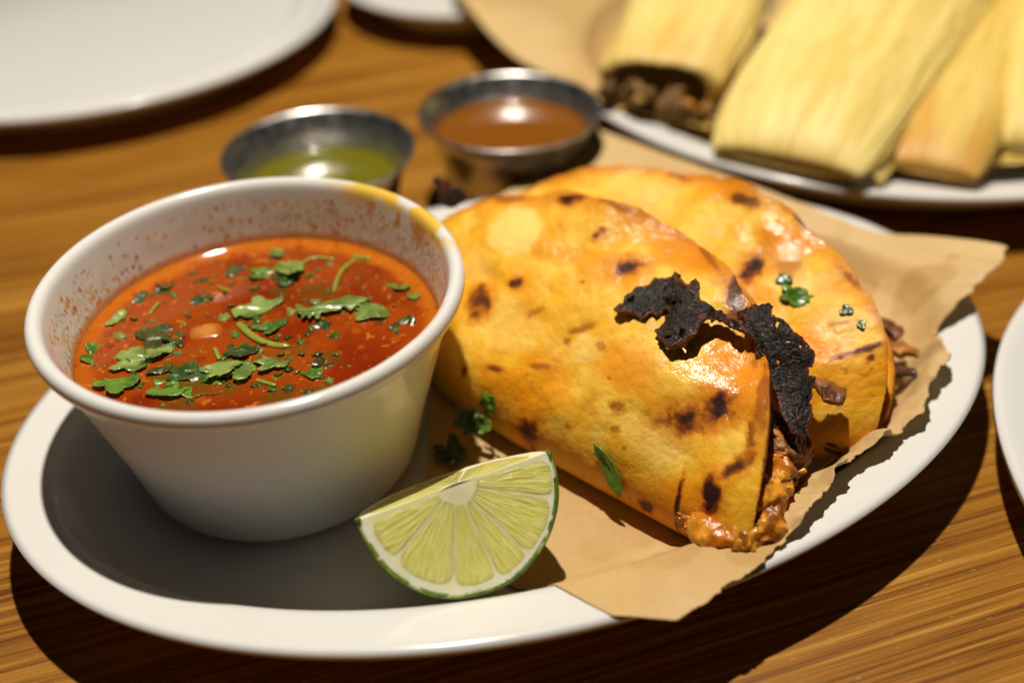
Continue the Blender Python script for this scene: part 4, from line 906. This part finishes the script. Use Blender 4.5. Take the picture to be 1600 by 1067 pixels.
    for i in range(6): seg(ax, out, RD, cuts[i], cuts[i + 1], (.10 if 0 < i < 5 else .13), (.95, .935, .92, .905, .89, .89)[i], 10 + i)
    ax, out = face(bmax, -1, RB)
    cuts = [.06, 1.2, 1.95, 3.08]
    for i in range(3): seg(ax, out, RB, cuts[i], cuts[i + 1], .15, .86, 30 + i)
make_lime()

# ------------------------------------------------------------------ steel sauce cups
def make_cup(cx, cy, zs, mat, sauce_name, lab_cup, lab_sauce):
    prof = resample([(.01, .05), (1.6, .05), (2.15, .02), (2.32, .10), (2.40, .4), (2.62, 1.4), (2.92, 2.7), (3.02, 3.1), (3.14, 3.35), (3.34, 3.66), (3.44, 3.80), (3.50, 3.86), (3.51, 3.92), (3.46, 3.96), (3.40, 3.93),
                     (3.32, 3.82), (3.20, 3.60), (3.04, 3.32), (2.94, 3.05), (2.82, 2.6), (2.52, 1.35), (2.3, .4), (2.1, .16), (.01, .14)], 150)
    V, F, a = lathe(prof, 160); V = V + A(cx, cy, 0)
    o = mesh('sauce_cup', V, F, M_steel, base=(cx, cy, 0)); link_props(o, lab_cup, 'cup', 'steel sauce cups on the table')
    ri = np.interp(zs, [1.35, 2.6, 3.05, 3.32], [2.52, 2.82, 2.94, 3.04]) + .015
    k = np.linspace(0, 1, 60) ** .7; r = ri * k
    z = zs + .09 * np.exp(-(ri - r) / .085)
    V, F, a = lathe(np.stack([np.maximum(r, .002), z], -1), 160)
    V[:, 2] += .012 * (fbm(V, 1.6, 3, 9) - .5)
    o = mesh(sauce_name, V + A(cx, cy, 0), F, mat, base=(cx, cy, zs))
    link_props(o, lab_sauce, 'salsa')
make_cup(-.093, 12.393, 2.52, M_greensalsa, 'green_salsa', 'steel sauce cup of green salsa just behind the soup bowl', 'olive green salsa in the cup behind the soup bowl')
make_cup(6.886, 15.191, 2.92, M_redsalsa, 'red_salsa', 'steel sauce cup of orange brown salsa, beside the tamale plate', 'orange brown salsa in the cup nearest the tamales')

# ------------------------------------------------------------------ tamales
def tplate_z(x, y):
    r = np.hypot(x - 24.3, y - 25.5)
    return np.interp(r, [0, 12, 12.8, 13.35, 13.7, 14.0, 15.05, 15.4], [.65, .65, .77, 1.25, 1.9, 2.03, 2.22, 2.25])
def tpaper(P, s, t):
    z = tplate_z(P[..., 0], P[..., 1]) + .06 + .12 * (fbm(P, .25, 3, 5) - .4) + .9 * sstep(.35, .0, t) * sstep(.25, .7, s)
    C = mix(A(.70, .49, .23), A(.62, .42, .175), sstep(.4, .65, fbm(P, .25, 3, 7)))
    return np.maximum(z, .3), C
loft_paper('paper_liner', [(10.9, 18.6), (10.2, 20.2), (8.2, 22.6), (6.2, 26.0), (4.4, 31.2), (4.0, 37)], [(16, 15.5), (18, 18), (20, 21), (21, 25), (22, 31), (23, 37)], 160, 120, tpaper, (14, 26, 1), 'brown paper sheet lining the tamale plate, spilling over its left rim')

def tamale(root, p0, p1, w0, w1, h0, h1, tone, seed, twist=0.0, open_end=False, stain=0.0):
    p0, p1 = A(*p0), A(*p1); ax = nrm(p1 - p0); sd = nrm(np.cross(ax, A(0, 0, 1))); upv = np.cross(sd, ax)
    sd, upv = sd * math.cos(twist) + upv * math.sin(twist), upv * math.cos(twist) - sd * math.sin(twist)
    na, nc = 110, 360; Ln = np.linalg.norm(p1 - p0)
    a = np.linspace(0, 1, na)[:, None]; b = np.linspace(0, 2 * math.pi, nc, endpoint=False)[None, :]
    cap = np.clip(a / (.20 if not open_end else .03), 0, 1); capf = np.sqrt(np.clip(1 - (1 - cap) ** 2, 0, 1)) if not open_end else .80 + .2 * cap
    capw = .78 + .22 * np.sqrt(np.clip(1 - (1 - cap) ** 2, 0, 1))
    w = (w0 + (w1 - w0) * a) * capw; h = (h0 + (h1 - h0) * a) * np.maximum(capf, .03)
    sg = lambda v, pw: np.sign(v) * np.abs(v) ** pw
    X = sg(np.cos(b), .74); Z = sg(np.sin(b), .88)
    q = np.stack([np.broadcast_to(X * 2.5, (na, nc)), np.broadcast_to(Z * 1.2, (na, nc)), a * Ln * .05 + 0 * b], -1)
    rib = fbm(q, 6.5, 2, seed) - .5; fold = fbm(q, 1.1, 2, seed + 2) - .5; lump = fbm(np.stack([X * 1.2 + 0 * a, Z + 0 * a, a * 3 + 0 * b], -1), 1, 3, seed + 4) - .5
    sc = 1 + .065 * rib + .06 * fold + .14 * lump
    P = p0 + (a * Ln)[..., None] * ax + (X * w * sc)[..., None] * sd + (Z * h * sc)[..., None] * upv
    st = sstep(.35, .65, fbm(q, 8.5, 3, seed + 6)); br = sstep(.3, .7, fbm(q, 1.3, 3, seed + 7))
    C = mix(A(*tone[0]), A(*tone[1]), .55 * st + .45 * br)
    C = mix(C, A(.55, .36, .08), .4 * sstep(.60, .72, fbm(q, 14, 2, seed + 8)))
    if stain: C = mix(C, A(.60, .20, .015), stain * sstep(.30, .02, a + .5 * (fbm(q, 1.2, 3, seed + 9) - .5)))
    F = gridF(na, nc, wrap_m=True)
    o = mesh('husk', P.reshape(-1, 3), F, M_husk, parent=root, col=C.reshape(-1, 3)); solidify(o, .05, -1)
    return p0, ax, sd, upv, Ln
def husk_flap(root, S0, S1, wdir, w0, w1, tone, seed, droop=.2):
    """a strip of husk from S0 to S1 with its own ribs"""
    S0, S1 = A(*S0), A(*S1); n1_, n2_ = 70, 90
    a = np.linspace(0, 1, n1_)[:, None]; t = np.linspace(-1, 1, n2_)[None, :]
    w = w0 + (w1 - w0) * a; wd = nrm(wdir)
    q = np.stack([t * 2 + 0 * a, a * .4 + 0 * t], -1)
    P = S0 + a[..., None] * (S1 - S0) + (t * w)[..., None] * wd
    z = -droop * t ** 2 + .05 * (fbm(q, 5, 2, seed) - .5) + .2 * (fbm(q, 1.0, 2, seed + 3) - .5)
    P = P + z[..., None] * A(0, 0, 1)
    C = mix(A(*tone[0]), A(*tone[1]), sstep(.35, .65, fbm(q, 6, 3, seed + 5)))
    o = mesh('husk_flap', P.reshape(-1, 3), gridF(n1_, n2_), M_husk, parent=root, col=C.reshape(-1, 3)); solidify(o, .05, -1)
TONE = [(.78, .57, .135), (.92, .75, .285)]; TONE_D = [(.72, .48, .09), (.86, .66, .20)]
G = 'tamales on the plate'
t1 = thing('tamale', (20.5, 19, 1), 'largest pale tamale with a smooth folded end, lying over the others', 'tamale', G)
p0, ax, sd, upv, Ln = tamale(t1, (16.9, 12.3, 2.75), (26.2, 27.2, 5.4), 3.35, 4.2, 1.3, 2.0, TONE, 5, twist=.03)
husk_flap(t1, (19.7, 11.3, 2.8), (29.0, 25.0, 5.9), sd, .5, 1.2, TONE, 15, .45)
t2 = thing('tamale', (15, 22, 1), 'tamale left of the largest one, its open end showing dark filling', 'tamale', G)
tamale(t2, (13.0, 18.2, 3.3), (17.6, 30.5, 4.6), 2.6, 3.4, 1.3, 2.0, TONE, 25, open_end=True, stain=.22)
rr_ = random.Random(3)
for i in range(26):
    bx = rr_.uniform(0, 1); c_ = A(10.9 + 4.3 * bx, 18.95 - 2.5 * bx + rr_.uniform(-.35, .35), rr_.uniform(2.35, 3.25)); d_ = A(rr_.uniform(-.6, .6), rr_.uniform(-.5, .5), rr_.uniform(-.2, .25))
    V, F, Cn = tube([c_ - d_, c_ + A(0, -.1, .1), c_ + d_], rr_.uniform(.18, .42), 16, 30, .75)
    V = V + .5 * (np.stack([fbm(V, 1.7, 4, 3 + k + i, .6) for k in range(3)], -1) - .5)
    c0 = [A(.06, .028, .008), A(.12, .055, .012), A(.30, .13, .02), A(.42, .25, .06)][rr_.randrange(4)]
    mesh('filling', V, F, M_masa, parent=t2, col=mix(c0, c0 * 1.9, sstep(.4, .6, fbm(V, 2.5, 3, i))))
husk_flap(t2, (12.9, 17.5, 2.25), (13.8, 21, 2.0), (.84, -.5, 0), 2.3, 2.5, TONE_D, 85, .05)
t3 = thing('tamale', (24, 18, 1), 'orange stained tamale half hidden between the two pale ones', 'tamale', G)
tamale(t3, (22.0, 11.5, 2.65), (29.5, 25.0, 4.2), 1.9, 2.6, .95, 1.5, TONE_D, 45, stain=.5)
t4 = thing('tamale', (28, 19, 1), 'pale tamale at the right edge of the picture', 'tamale', G)
tamale(t4, (26.9, 12.0, 2.8), (34.0, 25.5, 5.2), 2.6, 3.4, 1.35, 2.0, TONE, 65)
husk_flap(t4, (24.4, 12.6, 2.45), (27.3, 12.9, 2.65), (0, 1, .1), .22, .35, TONE_D, 75, .1)
#@@PART3
for o in bpy.data.objects:
    if '_b' in o: del o['_b']
